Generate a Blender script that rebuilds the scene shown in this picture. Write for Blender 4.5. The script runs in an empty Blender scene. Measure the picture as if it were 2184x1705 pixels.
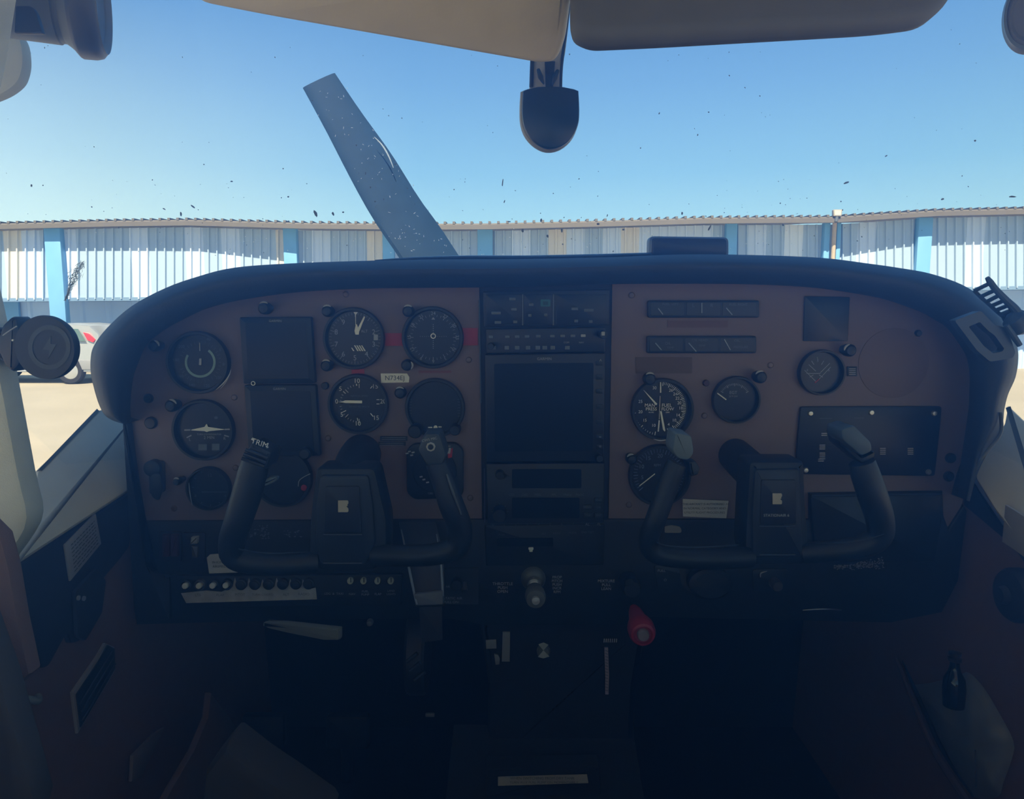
import bpy, math, random
from mathutils import Vector, Matrix
random.seed(7)
sc = bpy.context.scene
COL = sc.collection
# ------------------------------------------------------------------ camera, sky, sun, exposure
FPX, CX, CY = 1590.0, 1092.0, 852.5
PITCH = math.radians(7.0)
CZ = 1.9
cam_d = bpy.data.cameras.new('camera'); cam = bpy.data.objects.new('camera', cam_d); COL.objects.link(cam)
cam_d.sensor_fit = 'HORIZONTAL'; cam_d.sensor_width = 36.0; cam_d.lens = FPX / 2184 * 36.0
cam_d.clip_start = 0.02; cam_d.clip_end = 2000
cam.location = (0, 0, CZ); cam.rotation_euler = (math.pi / 2 - PITCH, 0, 0)
sc.camera = cam
sc.view_settings.view_transform = 'Standard'; sc.view_settings.look = 'None'
sc.view_settings.exposure = 0.0; sc.view_settings.gamma = 1.0
sc.view_settings.use_curve_mapping = False
sc.cycles.max_bounces = 8; sc.cycles.transparent_max_bounces = 12
sc.cycles.sample_clamp_indirect = 4.0

def lin(r, g, b):
    f = lambda c: (c / 255) / 12.92 if c <= 10 else ((c / 255 + .055) / 1.055) ** 2.4
    return (f(r), f(g), f(b), 1)

world = bpy.data.worlds.new('sky'); sc.world = world; world.use_nodes = True
nt = world.node_tree; nt.nodes.clear()
N = nt.nodes.new; LK = nt.links.new
tc = N('ShaderNodeTexCoord'); sx = N('ShaderNodeSeparateXYZ'); LK(tc.outputs['Generated'], sx.inputs[0])
def ramp(nt, stops):
    r = nt.nodes.new('ShaderNodeValToRGB')
    e = r.color_ramp.elements
    e[0].position, e[0].color = stops[0]; e[1].position, e[1].color = stops[-1]
    for p, c in stops[1:-1]:
        k = e.new(p); k.color = c
    return r
def sk(r, g, b, fr, fg, fb):
    c = lin(r, g, b); k = 1.2 / 1.5
    return (min(1, c[0] * fr * k), min(1, c[1] * fg * k), min(1, c[2] * fb * k), 1)
rm = ramp(nt, [(0.0, sk(190, 238, 250, 1.06, 1.06, 1.22)), (.09, sk(168, 224, 248, 1.06, 1.06, 1.2)), (.17, sk(139, 202, 243, 1.04, 1.02, 1.17)),
               (.27, sk(118, 179, 234, 1., .97, 1.13)), (.36, sk(98, 159, 222, .97, .94, 1.12)), (.6, sk(96, 146, 204, 1, 1, 1)), (1.0, sk(70, 118, 185, 1, 1, 1))])
LK(sx.outputs['Z'], rm.inputs[0])
# brighter towards the sun side (left), strongest close to the horizon
xl = N('ShaderNodeMapRange'); xl.inputs['From Min'].default_value = -.12; xl.inputs['From Max'].default_value = -.75
xl.inputs['To Min'].default_value = 0; xl.inputs['To Max'].default_value = .7
LK(sx.outputs['X'], xl.inputs['Value'])
zl = N('ShaderNodeMapRange'); zl.inputs['From Min'].default_value = .36; zl.inputs['From Max'].default_value = .05
zl.inputs['To Min'].default_value = .0; zl.inputs['To Max'].default_value = 1
LK(sx.outputs['Z'], zl.inputs['Value'])
ml = N('ShaderNodeMath'); ml.operation = 'MULTIPLY'; LK(xl.outputs[0], ml.inputs[0]); LK(zl.outputs[0], ml.inputs[1])
mxs = N('ShaderNodeMix'); mxs.data_type = 'RGBA'; LK(ml.outputs[0], mxs.inputs['Factor']); LK(rm.outputs[0], mxs.inputs['A'])
mxs.inputs['B'].default_value = sk(236, 255, 255, 1.15, 1.2, 1.25)
bg = N('ShaderNodeBackground'); bg.inputs['Strength'].default_value = 1.5; LK(mxs.outputs['Result'], bg.inputs[0])
wo = N('ShaderNodeOutputWorld'); LK(bg.outputs[0], wo.inputs[0])

sun_d = bpy.data.lights.new('sun', 'SUN'); sun = bpy.data.objects.new('sun', sun_d); COL.objects.link(sun)
sun_d.energy = 9.5; sun_d.angle = math.radians(.6); sun_d.color = (1, .95, .86)
sun.location = (-5, -10, 20)
sun.rotation_euler = Vector((.06, .65, -.76)).to_track_quat('-Z', 'Y').to_euler()

# ------------------------------------------------------------------ pixel -> point on a real plane of the place
CP, SP = math.cos(PITCH), math.sin(PITCH)
def ray(px, py):
    u, v = (px - CX) / FPX, -(py - CY) / FPX
    return Vector((u, CP + v * SP, v * CP - SP))
def W(px, py, Y):
    d = ray(px, py); d = d * (Y / d.y); return Vector((d.x, d.y, d.z + CZ))
def WX(px, py, X):
    d = ray(px, py); d = d * (X / d.x); return Vector((d.x, d.y, d.z + CZ))
def S(Y, py=900):            # metres per photo pixel at that plane
    return Y / ray(1092, py).y / FPX
def WP(pts, Y): return [W(p[0], p[1], Y(p[0], p[1]) if callable(Y) else Y) for p in pts]

# ------------------------------------------------------------------ materials
MATS = {}
def mat(name, col, rough=.5, metal=0., spec=.5, var=.12, scale=40., bump=0., trans=0.):
    if name in MATS: return MATS[name]
    m = bpy.data.materials.new(name); m.use_nodes = True
    t = m.node_tree; b = t.nodes['Principled BSDF']
    n = t.nodes.new('ShaderNodeTexNoise'); n.inputs['Scale'].default_value = scale; n.inputs['Detail'].default_value = 4
    c = t.nodes.new('ShaderNodeTexCoord'); t.links.new(c.outputs['Object'], n.inputs['Vector'])
    r = t.nodes.new('ShaderNodeMapRange'); r.inputs['To Min'].default_value = 1 - var; r.inputs['To Max'].default_value = 1 + var
    t.links.new(n.outputs['Fac'], r.inputs['Value'])
    v = t.nodes.new('ShaderNodeVectorMath'); v.operation = 'SCALE'; v.inputs[0].default_value = col[:3]
    t.links.new(r.outputs[0], v.inputs['Scale']); t.links.new(v.outputs[0], b.inputs['Base Color'])
    b.inputs['Roughness'].default_value = rough; b.inputs['Metallic'].default_value = metal
    b.inputs['Specular IOR Level'].default_value = spec
    if trans: b.inputs['Transmission Weight'].default_value = trans
    if bump:
        bu = t.nodes.new('ShaderNodeBump'); bu.inputs['Strength'].default_value = bump; bu.inputs['Distance'].default_value = .001
        n2 = t.nodes.new('ShaderNodeTexNoise'); n2.inputs['Scale'].default_value = scale * 14
        t.links.new(c.outputs['Object'], n2.inputs['Vector']); t.links.new(n2.outputs['Fac'], bu.inputs['Height'])
        t.links.new(bu.outputs[0], b.inputs['Normal'])
    MATS[name] = m
    return m
M = dict(
    tan=mat('tan_panel_paint', (.19, .14, .145), .55, bump=.1, scale=12),
    shield=mat('glareshield_vinyl', (.018, .030, .052), .62, bump=.25, scale=30),
    black=mat('black_plastic', (.008, .015, .026), .5, scale=30),
    dial=mat('dial_face_black', (.006, .013, .026), .35),
    bezel=mat('bezel_black', (.010, .018, .032), .45),
    screen=mat('screen_glass_dark', (.004, .012, .026), .3, spec=.25, var=.05),
    white=mat('marking_white', (.88, .90, .88), .6),
    dimwhite=mat('marking_dim', (.40, .45, .50), .6),
    faint=mat('marking_faint', (.13, .17, .22), .6),
    green=mat('marking_green', (.28, .46, .44), .6),
    red=mat('red_paint', (.42, .022, .035), .45),
    redtape=mat('red_orange_tape', (.38, .04, .05), .6),
    metal=mat('glint_pale', (.66, .68, .70), .4, .2),  # pale tone for the painted bezel glints
    alum=mat('brushed_metal', (.50, .51, .54), .4, .35, scale=60),
    label=mat('paper_label', (.42, .42, .42), .7),
    ink=mat('label_ink', (.03, .03, .04), .7),
    beige=mat('beige_trim', (.85, .76, .64), .75, bump=.15, scale=20),
    greyfab=mat('grey_headliner', (.68, .69, .64), .9, bump=.4, scale=60),
    visor=mat('visor_vinyl', (.78, .72, .64), .65, bump=.1, scale=30),
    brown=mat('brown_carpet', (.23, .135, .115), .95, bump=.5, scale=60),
    navy=mat('navy_pocket_vinyl', (.020, .028, .055), .7, bump=.2, scale=40),
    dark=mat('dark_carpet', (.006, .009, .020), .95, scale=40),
    vent=mat('vent_plastic', (.16, .175, .20), .5),
    yoke=mat('yoke_plastic', (.010, .019, .034), .5, bump=.15, scale=40),
    yokegrey=mat('yoke_grey_pod', (.12, .16, .19), .6),
    charger=mat('charger_rubber', (.020, .030, .050), .55),
    chargerprint=mat('charger_print', (.055, .075, .10), .55),
    clipblue=mat('holder_blue_plastic', (.035, .065, .12), .5),
    cream=mat('emblem_cream', (.50, .45, .38), .6),
    prop=mat('propeller_paint', (.014, .034, .062), .6, spec=.1, scale=25, var=.2),
    lever=mat('pale_lever', (.21, .23, .22), .6),
)

# ------------------------------------------------------------------ mesh builder
_TX = {}
def text_geo(s):
    if s in _TX: return _TX[s]
    cu = bpy.data.curves.new('t', 'FONT'); cu.body = s; cu.align_x = 'CENTER'; cu.align_y = 'CENTER'; cu.size = 1.0
    cu.resolution_u = 3
    o = bpy.data.objects.new('t', cu); COL.objects.link(o)
    dg = bpy.context.evaluated_depsgraph_get(); dg.update()
    me = bpy.data.meshes.new_from_object(o.evaluated_get(dg))
    v = [(p.co.x, p.co.y) for p in me.vertices]; f = [tuple(p.vertices) for p in me.polygons]
    bpy.data.objects.remove(o); bpy.data.curves.remove(cu); bpy.data.meshes.remove(me)
    _TX[s] = (v, f); return _TX[s]

class MB:
    def __init__(s): s.v = []; s.f = []
    def add(s, vs, fs):
        b = len(s.v); s.v += [Vector(x) for x in vs]; s.f += [tuple(b + i for i in f) for f in fs]; return s
    def box(s, c, d, rot=None):
        c = Vector(c); h = [x / 2 for x in d]
        vs = []
        for a in (-1, 1):
            for b in (-1, 1):
                for e in (-1, 1):
                    q = Vector((a * h[0], b * h[1], e * h[2]))
                    if rot: q = rot @ q
                    vs.append(c + q)
        return s.add(vs, [(0, 1, 3, 2), (4, 6, 7, 5), (0, 4, 5, 1), (2, 3, 7, 6), (0, 2, 6, 4), (1, 5, 7, 3)])
    def slab(s, pts, thick, bev=0., toward=None, steps=2):
        """a solid with the given flat outline as its front, the thickness going away from 'toward' (default the cabin seats)"""
        pts = [Vector(p) for p in pts]; n = len(pts)
        nv = Vector((0, 0, 0)); c = sum(pts, Vector()) / n
        for i in range(n):
            a, b = pts[i], pts[(i + 1) % n]; nv += (a - c).cross(b - c)
        nv.normalize()
        t = Vector(toward) if toward is not None else Vector((0, 0, CZ)) - c
        if nv.dot(t) < 0: nv = -nv; pts = pts[::-1]
        def inset(d):
            out = []
            for i in range(n):
                p0, p1, p2 = pts[i - 1], pts[i], pts[(i + 1) % n]
                e1 = (p1 - p0); e2 = (p2 - p1)
                if e1.length < 1e-9 or e2.length < 1e-9: out.append(p1); continue
                e1.normalize(); e2.normalize()
                a = nv.cross(e1); b = nv.cross(e2); m = a + b
                k = m.dot(a)
                m = m / max(k, .35) if m.length > 1e-6 else a
                out.append(p1 + m * d)
            return out
        rings = []
        if bev > 0:
            for k in range(steps + 1):
                an = math.pi / 2 * k / steps
                rings.append([p - nv * (bev * (1 - math.sin(an))) for p in inset(bev * (1 - math.cos(an)))])
            rings = rings[::-1]           # front first
            back = [[p - nv * (thick - bev * (1 - math.sin(math.pi / 2 * k / steps))) for p in inset(bev * (1 - math.cos(math.pi / 2 * k / steps)))] for k in range(steps + 1)]
            # front-most ring is the most inset
            fr = []
            for k in range(steps + 1):
                an = math.pi / 2 * k / steps
                fr.append([p - nv * (bev * (1 - math.cos(an))) for p in inset(bev * (1 - math.sin(an)))])
            bk = [[p - nv * (thick - bev * (1 - math.cos(math.pi / 2 * k / steps))) for p in inset(bev * (1 - math.sin(math.pi / 2 * k / steps)))] for k in range(steps, -1, -1)]
            rings = fr + bk
        else:
            rings = [pts, [p - nv * thick for p in pts]]
        b0 = len(s.v); s.v += [p for r in rings for p in r]
        s.f.append(tuple(range(b0, b0 + n)))
        for k in range(len(rings) - 1):
            for i in range(n):
                j = (i + 1) % n; a = b0 + k * n
                s.f.append((a + i, a + n + i, a + n + j, a + j))
        e = b0 + (len(rings) - 1) * n
        s.f.append(tuple(range(e + n - 1, e - 1, -1)))
        return s
    def flat(s, pts): return s.add(pts, [tuple(range(len(pts)))])
    def lathe(s, c, prof, axis=(0, -1, 0), seg=40, caps=True, sc2=(1, 1)):
        """profile of (radius, distance along axis)"""
        c = Vector(c); ax = Vector(axis).normalized()
        u = ax.cross(Vector((0, 0, 1))); u = u.normalized() if u.length > 1e-3 else Vector((1, 0, 0)); w = u.cross(ax).normalized()
        b0 = len(s.v); k = len(prof)
        for r, h in prof:
            for i in range(seg):
                a = 2 * math.pi * i / seg
                s.v.append(c + ax * h + u * (r * math.cos(a) * sc2[0]) + w * (r * math.sin(a) * sc2[1]))
        for q in range(k - 1):
            for i in range(seg):
                j = (i + 1) % seg; a = b0 + q * seg
                s.f.append((a + i, a + j, a + seg + j, a + seg + i))
        if caps:
            s.f.append(tuple(range(b0 + seg - 1, b0 - 1, -1)))
            s.f.append(tuple(range(b0 + (k - 1) * seg, b0 + k * seg)))
        return s
    def tube(s, path, rad, seg=14, sq=(1, 1), closed=False, smooth=4):
        P = [Vector(p) for p in path]; R = list(rad) if hasattr(rad, '__len__') else [rad] * len(P)
        if smooth > 1 and len(P) > 2:
            Q, RR = [], []
            n = len(P)
            for i in range(n - 1):
                p0, p1, p2, p3 = P[max(i - 1, 0)], P[i], P[i + 1], P[min(i + 2, n - 1)]
                for k in range(smooth):
                    t = k / smooth
                    Q.append(.5 * ((2 * p1) + (p2 - p0) * t + (2 * p0 - 5 * p1 + 4 * p2 - p3) * t * t + (3 * p1 - p0 - 3 * p2 + p3) * t ** 3))
                    RR.append(R[i] * (1 - t) + R[i + 1] * t)
            Q.append(P[-1]); RR.append(R[-1]); P, R = Q, RR
        n = len(P); b0 = len(s.v)
        T = [(P[min(i + 1, n - 1)] - P[max(i - 1, 0)]).normalized() for i in range(n)]
        u = T[0].cross(Vector((0, 1, 0)));
        if u.length < .1: u = T[0].cross(Vector((1, 0, 0)))
        u.normalize()
        for i in range(n):
            u = (u - T[i] * u.dot(T[i])).normalized(); w = T[i].cross(u)
            for k in range(seg):
                a = 2 * math.pi * k / seg
                s.v.append(P[i] + u * (R[i] * math.cos(a) * sq[0]) + w * (R[i] * math.sin(a) * sq[1]))
        for i in range(n - 1):
            for k in range(seg):
                j = (k + 1) % seg; a = b0 + i * seg
                s.f.append((a + k, a + j, a + seg + j, a + seg + k))
        s.f.append(tuple(range(b0 + seg - 1, b0 - 1, -1)))
        s.f.append(tuple(range(b0 + (n - 1) * seg, b0 + n * seg)))
        return s
    def text(s, body, c, size, rot=0., ux=(1, 0, 0), uz=(0, 0, 1), stretch=1.):
        v, f = text_geo(body); c = Vector(c); ux = Vector(ux); uz = Vector(uz)
        ca, sa = math.cos(rot), math.sin(rot)
        pts = []
        for x, y in v:
            x *= size * stretch; y *= size
            x, y = x * ca - y * sa, x * sa + y * ca
            pts.append(c + ux * x + uz * y)
        return s.add(pts, f)
    def bar(s, a, b, w, y=None):          # thin flat bar between two points on a plane facing the seats
        a, b = Vector(a), Vector(b); d = (b - a).normalized(); p = d.cross(Vector((0, 1, 0))).normalized() * (w / 2)
        o = Vector((0, .0004, 0))
        vs = [a - p, b - p, b + p, a + p, a - p + o, b - p + o, b + p + o, a + p + o]
        return s.add(vs, [(0, 1, 2, 3), (7, 6, 5, 4), (0, 4, 5, 1), (1, 5, 6, 2), (2, 6, 7, 3), (3, 7, 4, 0)])

def thing(name, label, cat, loc, group=None, kind=None):
    o = bpy.data.objects.new(name, None); o.empty_display_size = .02; COL.objects.link(o); o.location = loc
    o['label'] = label; o['category'] = cat
    if group: o['group'] = group
    if kind: o['kind'] = kind
    return o
def root_loc(o):
    while o.parent: o = o.parent
    return o.location.copy()
def part(name, mb, m, parent, label=None, angle=35, kind=None):
    me = bpy.data.meshes.new(name); l = root_loc(parent)
    me.from_pydata([tuple(v - l) for v in mb.v], [], mb.f); me.materials.append(m); me.update()
    me.polygons.foreach_set('use_smooth', [True] * len(me.polygons)); me.set_sharp_from_angle(angle=math.radians(angle))
    o = bpy.data.objects.new(name, me); COL.objects.link(o); o.parent = parent
    if label: o['label'] = label
    if kind: o['kind'] = kind
    return o
def single(name, mb, m, label=None, cat=None, group=None, kind=None, angle=35):
    n = len(mb.v); c = sum(mb.v, Vector()) / n; c.z = min(v.z for v in mb.v)
    me = bpy.data.meshes.new(name)
    me.from_pydata([tuple(v - c) for v in mb.v], [], mb.f); me.materials.append(m); me.update()
    me.polygons.foreach_set('use_smooth', [True] * len(me.polygons)); me.set_sharp_from_angle(angle=math.radians(angle))
    o = bpy.data.objects.new(name, me); COL.objects.link(o); o.location = c
    if label: o['label'] = label
    if cat: o['category'] = cat
    if group: o['group'] = group
    if kind: o['kind'] = kind
    return o
def rnd(pts, r, n=4):
    """round the corners of a pixel outline"""
    out = []; k = len(pts)
    for i in range(k):
        p0, p1, p2 = Vector(pts[i - 1][:2]), Vector(pts[i][:2]), Vector(pts[(i + 1) % k][:2])
        rr = pts[i][2] if len(pts[i]) > 2 else r
        d0 = min(rr, (p0 - p1).length * .48); d2 = min(rr, (p2 - p1).length * .48)
        a = p1 + (p0 - p1).normalized() * d0; b = p1 + (p2 - p1).normalized() * d2
        for j in range(n + 1):
            t = j / n; out.append(tuple(a * (1 - t) ** 2 + p1 * 2 * t * (1 - t) + b * t * t))
    return out
def rect(x0, y0, x1, y1): return [(x0, y0), (x1, y0), (x1, y1), (x0, y1)]
def spline(pts, k=5):
    P = [Vector(p) for p in pts]; n = len(P); out = []
    for i in range(n - 1):
        p0, p1, p2, p3 = P[max(i - 1, 0)], P[i], P[i + 1], P[min(i + 2, n - 1)]
        for j in range(k):
            t = j / k
            out.append(.5 * ((2 * p1) + (p2 - p0) * t + (2 * p0 - 5 * p1 + 4 * p2 - p3) * t * t + (3 * p1 - p0 - 3 * p2 + p3) * t ** 3))
    out.append(P[-1]); return out
def circ(cx, cy, r, n=40, a0=0, a1=360): return [(cx + r * math.cos(math.radians(a0 + (a1 - a0) * i / n)), cy + r * math.sin(math.radians(a0 + (a1 - a0) * i / n))) for i in range(n if a1 - a0 == 360 else n + 1)]

YP = 1.0          # face of the instrument panel
XC = .045         # centre line of the aeroplane
XL, XR = -.545, .64   # inner faces of the cabin side walls

# ------------------------------------------------------------------ outside: apron, hangar, car, floodlight
g = MB().add([(-300, -200, 0), (300, -200, 0), (300, 300, 0), (-300, 300, 0)], [(0, 1, 2, 3)])
gm = mat('pale_concrete', (.40, .37, .30), .9, var=.2, scale=.6)
single('ground', g, gm, kind='structure')

YH = 22.0
def interp(tab, x):
    if x <= tab[0][0]: return tab[0][1]
    for (a, b), (c, d) in zip(tab, tab[1:]):
        if x <= c: return b + (d - b) * (x - a) / (c - a)
    return tab[-1][1]
EAVE = [(-400, 490), (0, 485), (250, 479), (400, 477), (650, 484), (900, 486), (1050, 485), (1300, 479), (1500, 473), (1780, 471), (1900, 463), (2000, 457), (2184, 453), (2600, 450)]
BAND = [(-400, 640), (0, 640), (1100, 632), (2184, 614), (2600, 610)]
SHD = [(-400, .50), (0, .50), (400, .58), (650, .82), (1000, 1.02), (1500, 1.02), (1780, .84), (1950, .66), (2184, .66), (2600, .66)]
HC = bpy.data.objects
hang = thing('hangar', 'long pale ribbed metal hangar with blue columns standing across the apron', 'building', (0, YH, 0))
w = MB(); gut = MB(); rid = MB(); soff = MB()
x = -420; rib = []
pitch = 18.5
cols = []
while x < 2620:
    cols.append(x); x += pitch
front = []
for c in cols:
    # each rib: flat, then a narrow raised fold
    for off, dy in ((0, 0), (12.5, 0), (13.5, -.07), (16, -.07), (17, 0)):
        front.append((c + off, dy))
vs = []
for px, dy in front:
    t = W(px, interp(EAVE, px) + 8, YH); b = W(px, interp(BAND, px), YH)
    vs += [(t.x, YH + dy, t.z), (b.x, YH + dy, b.z)]
w.add(vs, [(2 * i, 2 * i + 1, 2 * i + 3, 2 * i + 2) for i in range(len(front) - 1)])
wm = mat('ribbed_white_steel', (.56, .57, .56), .5, var=.1, scale=.8)
# sheets of slightly different paint, as real skylight and replacement sheets
t = wm.node_tree; b = t.nodes['Principled BSDF']
co = t.nodes.new('ShaderNodeTexCoord'); mp = t.nodes.new('ShaderNodeMapping'); mp.inputs['Scale'].default_value = (1.9, 0, 0)
t.links.new(co.outputs['Object'], mp.inputs[0]); wn = t.nodes.new('ShaderNodeTexWhiteNoise'); wn.noise_dimensions = '1D'
sp = t.nodes.new('ShaderNodeSeparateXYZ'); t.links.new(mp.outputs[0], sp.inputs[0]); fl = t.nodes.new('ShaderNodeMath'); fl.operation = 'FLOOR'
t.links.new(sp.outputs['X'], fl.inputs[0]); t.links.new(fl.outputs[0], wn.inputs['W'])
rr = ramp(t, [(0, (.36, .49, .64, 1)), (.5, (.52, .65, .82, 1)), (.86, (.62, .62, .58, 1)), (.93, (.64, .74, .84, 1))]); rr.color_ramp.interpolation = 'CONSTANT'
t.links.new(wn.outputs['Value'], rr.inputs[0]); t.links.new(rr.outputs[0], b.inputs['Base Color'])
part('wall_sheeting', w, wm, hang, angle=20)
# eave: soffit overhang and gutter, following the roof edge
xs = list(range(-420, 2640, 20))
sv = []; gv = []
for px in xs:
    e = W(px, interp(EAVE, px), YH); o = interp(SHD, px)
    # project the gutter forward, keeping its true height near the wall top
    sv += [(e.x, YH + .02, e.z - .02)]
    e = W(px, interp(EAVE, px), YH - o); sv += [(e.x, YH - o, e.z - .02)]
    gv += [(e.x, YH - o, e.z + .07), (e.x, YH - o, e.z - .05), (e.x, YH - o + .12, e.z - .05), (e.x, YH + 9, e.z + .8), (e.x, YH - o + .03, e.z + .11)]
soff.add(sv, [(2 * i, 2 * i + 1, 2 * i + 3, 2 * i + 2) for i in range(len(xs) - 1)])
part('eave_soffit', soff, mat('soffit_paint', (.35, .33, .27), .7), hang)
k = 5
fs = []
for i in range(len(xs) - 1):
    a = i * k
    fs += [(a, a + 1, a + k + 1, a + k), (a + 1, a + 2, a + k + 2, a + k + 1), (a + 4, a, a + k, a + k + 4), (a + 3, a + 4, a + k + 4, a + k + 3)]
gut.add(gv, fs)
part('roof', gut, mat('roof_tan_steel', (.125, .115, .095), .6, scale=2), hang)
for px in range(-400, 2600, 19):      # roof sheet ends standing above the gutter
    o = interp(SHD, px); e = W(px, interp(EAVE, px), YH - o)
    rid.box((e.x, YH - o + .3, e.z + .13), (.07, .6, .07))
part('roof_ribs', rid, mat('roof_rib_steel', (.12, .115, .10), .6), hang)
# lower storey, set back behind the upper sheeting
lw = MB(); lv = []
front = []
x = -420
while x < 2620:
    for off, dy in ((0, 0), (40, 0), (44, -.05), (50, -.05), (54, 0)): front.append((x + off, dy))
    x += 60
for px, dy in front:
    b = W(px, interp(BAND, px), YH); lv += [(b.x * 1.0, YH + 1.6 + dy, b.z + .02), (b.x, YH + 1.6 + dy, 0)]
lw.add(lv, [(2 * i, 2 * i + 1, 2 * i + 3, 2 * i + 2) for i in range(len(front) - 1)])
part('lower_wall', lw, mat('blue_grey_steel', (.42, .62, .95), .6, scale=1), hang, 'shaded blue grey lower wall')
li = MB(); lv = []
for px in xs:
    b = W(px, interp(BAND, px), YH); lv += [(b.x, YH - .04, b.z - .05), (b.x, YH - .04, b.z + .05), (b.x, YH + 1.7, b.z + .05), (b.x, YH + 1.7, b.z - .05)]
fs = []
for i in range(len(xs) - 1):
    for q in range(4): fs.append((i * 4 + q, i * 4 + (q + 1) % 4, i * 4 + 4 + (q + 1) % 4, i * 4 + 4 + q))
li.add(lv, fs); part('girt', li, mat('girt_blue', (.16, .27, .42), .6), hang)
bl = mat('column_blue', (.16, .40, .68), .55, scale=3)
for a, b2 in ((103, 137), (608, 636), (818, 842), (1019, 1051), (1545, 1568), (1752, 1764), (1778, 1787), (1950, 1980)):
    p = W(a, 500, YH); q = W(b2, 500, YH); top = W((a + b2) / 2, interp(EAVE, a) + 6, YH).z
    m = MB().slab([(p.x, YH - .22, 0), (q.x, YH - .22, 0), (q.x, YH - .22, top), (p.x, YH - .22, top)], .24, .02, toward=(0, -1, 0))
    part('column', m, bl, hang)
for a, b2 in ((8, 44),):            # bright blue door leaf low in the wall
    p = W(a, 650, YH + 1.6); q = W(b2, 650, YH + 1.6)
    part('door', MB().box(((p.x + q.x) / 2, YH + 1.52, 1.1), (q.x - p.x, .08, 2.2)), mat('door_blue', (.14, .36, .66), .5), hang)
p = W(1771, 500, YH)
part('downpipe', MB().tube([(p.x, YH - .26, 0), (p.x, YH - .26, W(1771, 478, YH).z)], .06), mat('downpipe_tan', (.45, .38, .28), .6), hang)
# floodlight on the roof edge
p = W(1786, 468, YH - .86)
fl_t = thing('floodlight', 'small square floodlight standing on the hangar roof edge', 'floodlight', p)
part('lamp_housing', MB().slab(WP(rnd([(1778, 447), (1797, 447), (1795, 461), (1778, 461)], 2), YH - .90), .12, .01), mat('flood_grey', (.35, .33, .30), .5), fl_t)
part('lens', MB().slab(WP([(1780.5, 449), (1794, 449), (1793, 459), (1780.5, 459)], YH - .91), .012), mat('flood_lens', (.75, .68, .5), .3), fl_t)
part('bracket', MB().tube([W(1785, 460, YH - .84), W(1783, 473, YH - .84)], .05), mat('flood_bracket', (.10, .12, .14), .5), fl_t)

# silver car parked in front of the hangar on the left
YC = 19.5
def cp(px, z): return (W(px, 700, YC).x, z)
car = thing('car', 'silver hatchback parked in front of the hangar with a red tail light', 'car', (W(40, 700, YC).x, YC, 0))
xr = W(214, 700, YC - .85).x; L = 4.3
def cx(u): return xr - u * L        # u=0 tail, u=1 nose
prof = [(0, .42), (.0, .75), (.005, 1.05), (.02, 1.25), (.07, 1.46), (.20, 1.51), (.40, 1.50), (.54, 1.44), (.70, 1.06), (.90, .96), (.985, .80), (1.0, .45), (.97, .30), (.03, .30)]
bm_ = MB(); n = len(prof)
for wy in (-.86, -.80, .80, .86):
    inn = 0 if abs(wy) < .85 else 1
    for u, z in prof:
        taper = .12 if z > 1.1 else 0
        y = wy * (1 - (taper if z > 1.1 else 0)) + YC
        bm_.v.append(Vector((cx(u if not inn else .5 + (u - .5) * .985), y, z if not inn else .9 + (z - .9) * .97)))
for k in range(3):
    for i in range(n):
        j = (i + 1) % n; bm_.f.append((k * n + i, k * n + j, (k + 1) * n + j, (k + 1) * n + i))
bm_.f.append(tuple(range(n))[::-1]); bm_.f.append(tuple(range(3 * n, 4 * n)))
silver = mat('car_silver', (.42, .45, .47), .3, .4)
part('body', bm_, silver, car)
gl = mat('car_glass', (.10, .16, .15), .1)
for a, b2, c, d in ((.14, .30, .09, .31), (.32, .53, .32, .66)):
    part('window', MB().slab([(cx(a), YC - .875 * .9, 1.38), (cx(b2), YC - .785, 1.40), (cx(d), YC - .865, 1.08), (cx(c), YC - .865, 1.08)], .02, toward=(0, -1, 0)), gl, car)
part('tail_light', MB().slab([(cx(.105), YC - .84, 1.30), (cx(.07), YC - .82, 1.28), (cx(.034), YC - .84, 1.12), (cx(.05), YC - .85, 1.05), (cx(.08), YC - .85, 1.10)], .08, .008, toward=(0, -1, 0)), mat('tail_red', (.75, .04, .06), .3), car, 'red tail light')
for u in (.19, .80):
    wh = part('wheel', MB().lathe((cx(u), YC - .70, .33), [(.20, .02), (.30, .0), (.33, .04), (.33, .16), (.30, .20), (.22, .20), (.20, .17)], (0, -1, 0), 28), mat('tyre', (.015, .016, .02), .8), car)
    part('hubcap', MB().lathe((cx(u), YC - .70, .33), [(.20, .15), (.20, .18), (.05, .21)], (0, -1, 0), 20), silver, wh)
    part('wheel', MB().lathe((cx(u), YC + .70, .33), [(.20, .02), (.30, .0), (.33, .04), (.33, .16), (.30, .20), (.22, .20)], (0, 1, 0), 28), MATS['tyre'], car)
part('bumper', MB().slab([(cx(.0), YC - .895, .62), (cx(.14), YC - .895, .62), (cx(.12), YC - .895, .36), (cx(.0), YC - .895, .36)], .3, .03, toward=(0, -1, 0)), mat('bumper_grey', (.25, .27, .30), .5), car)

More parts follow.
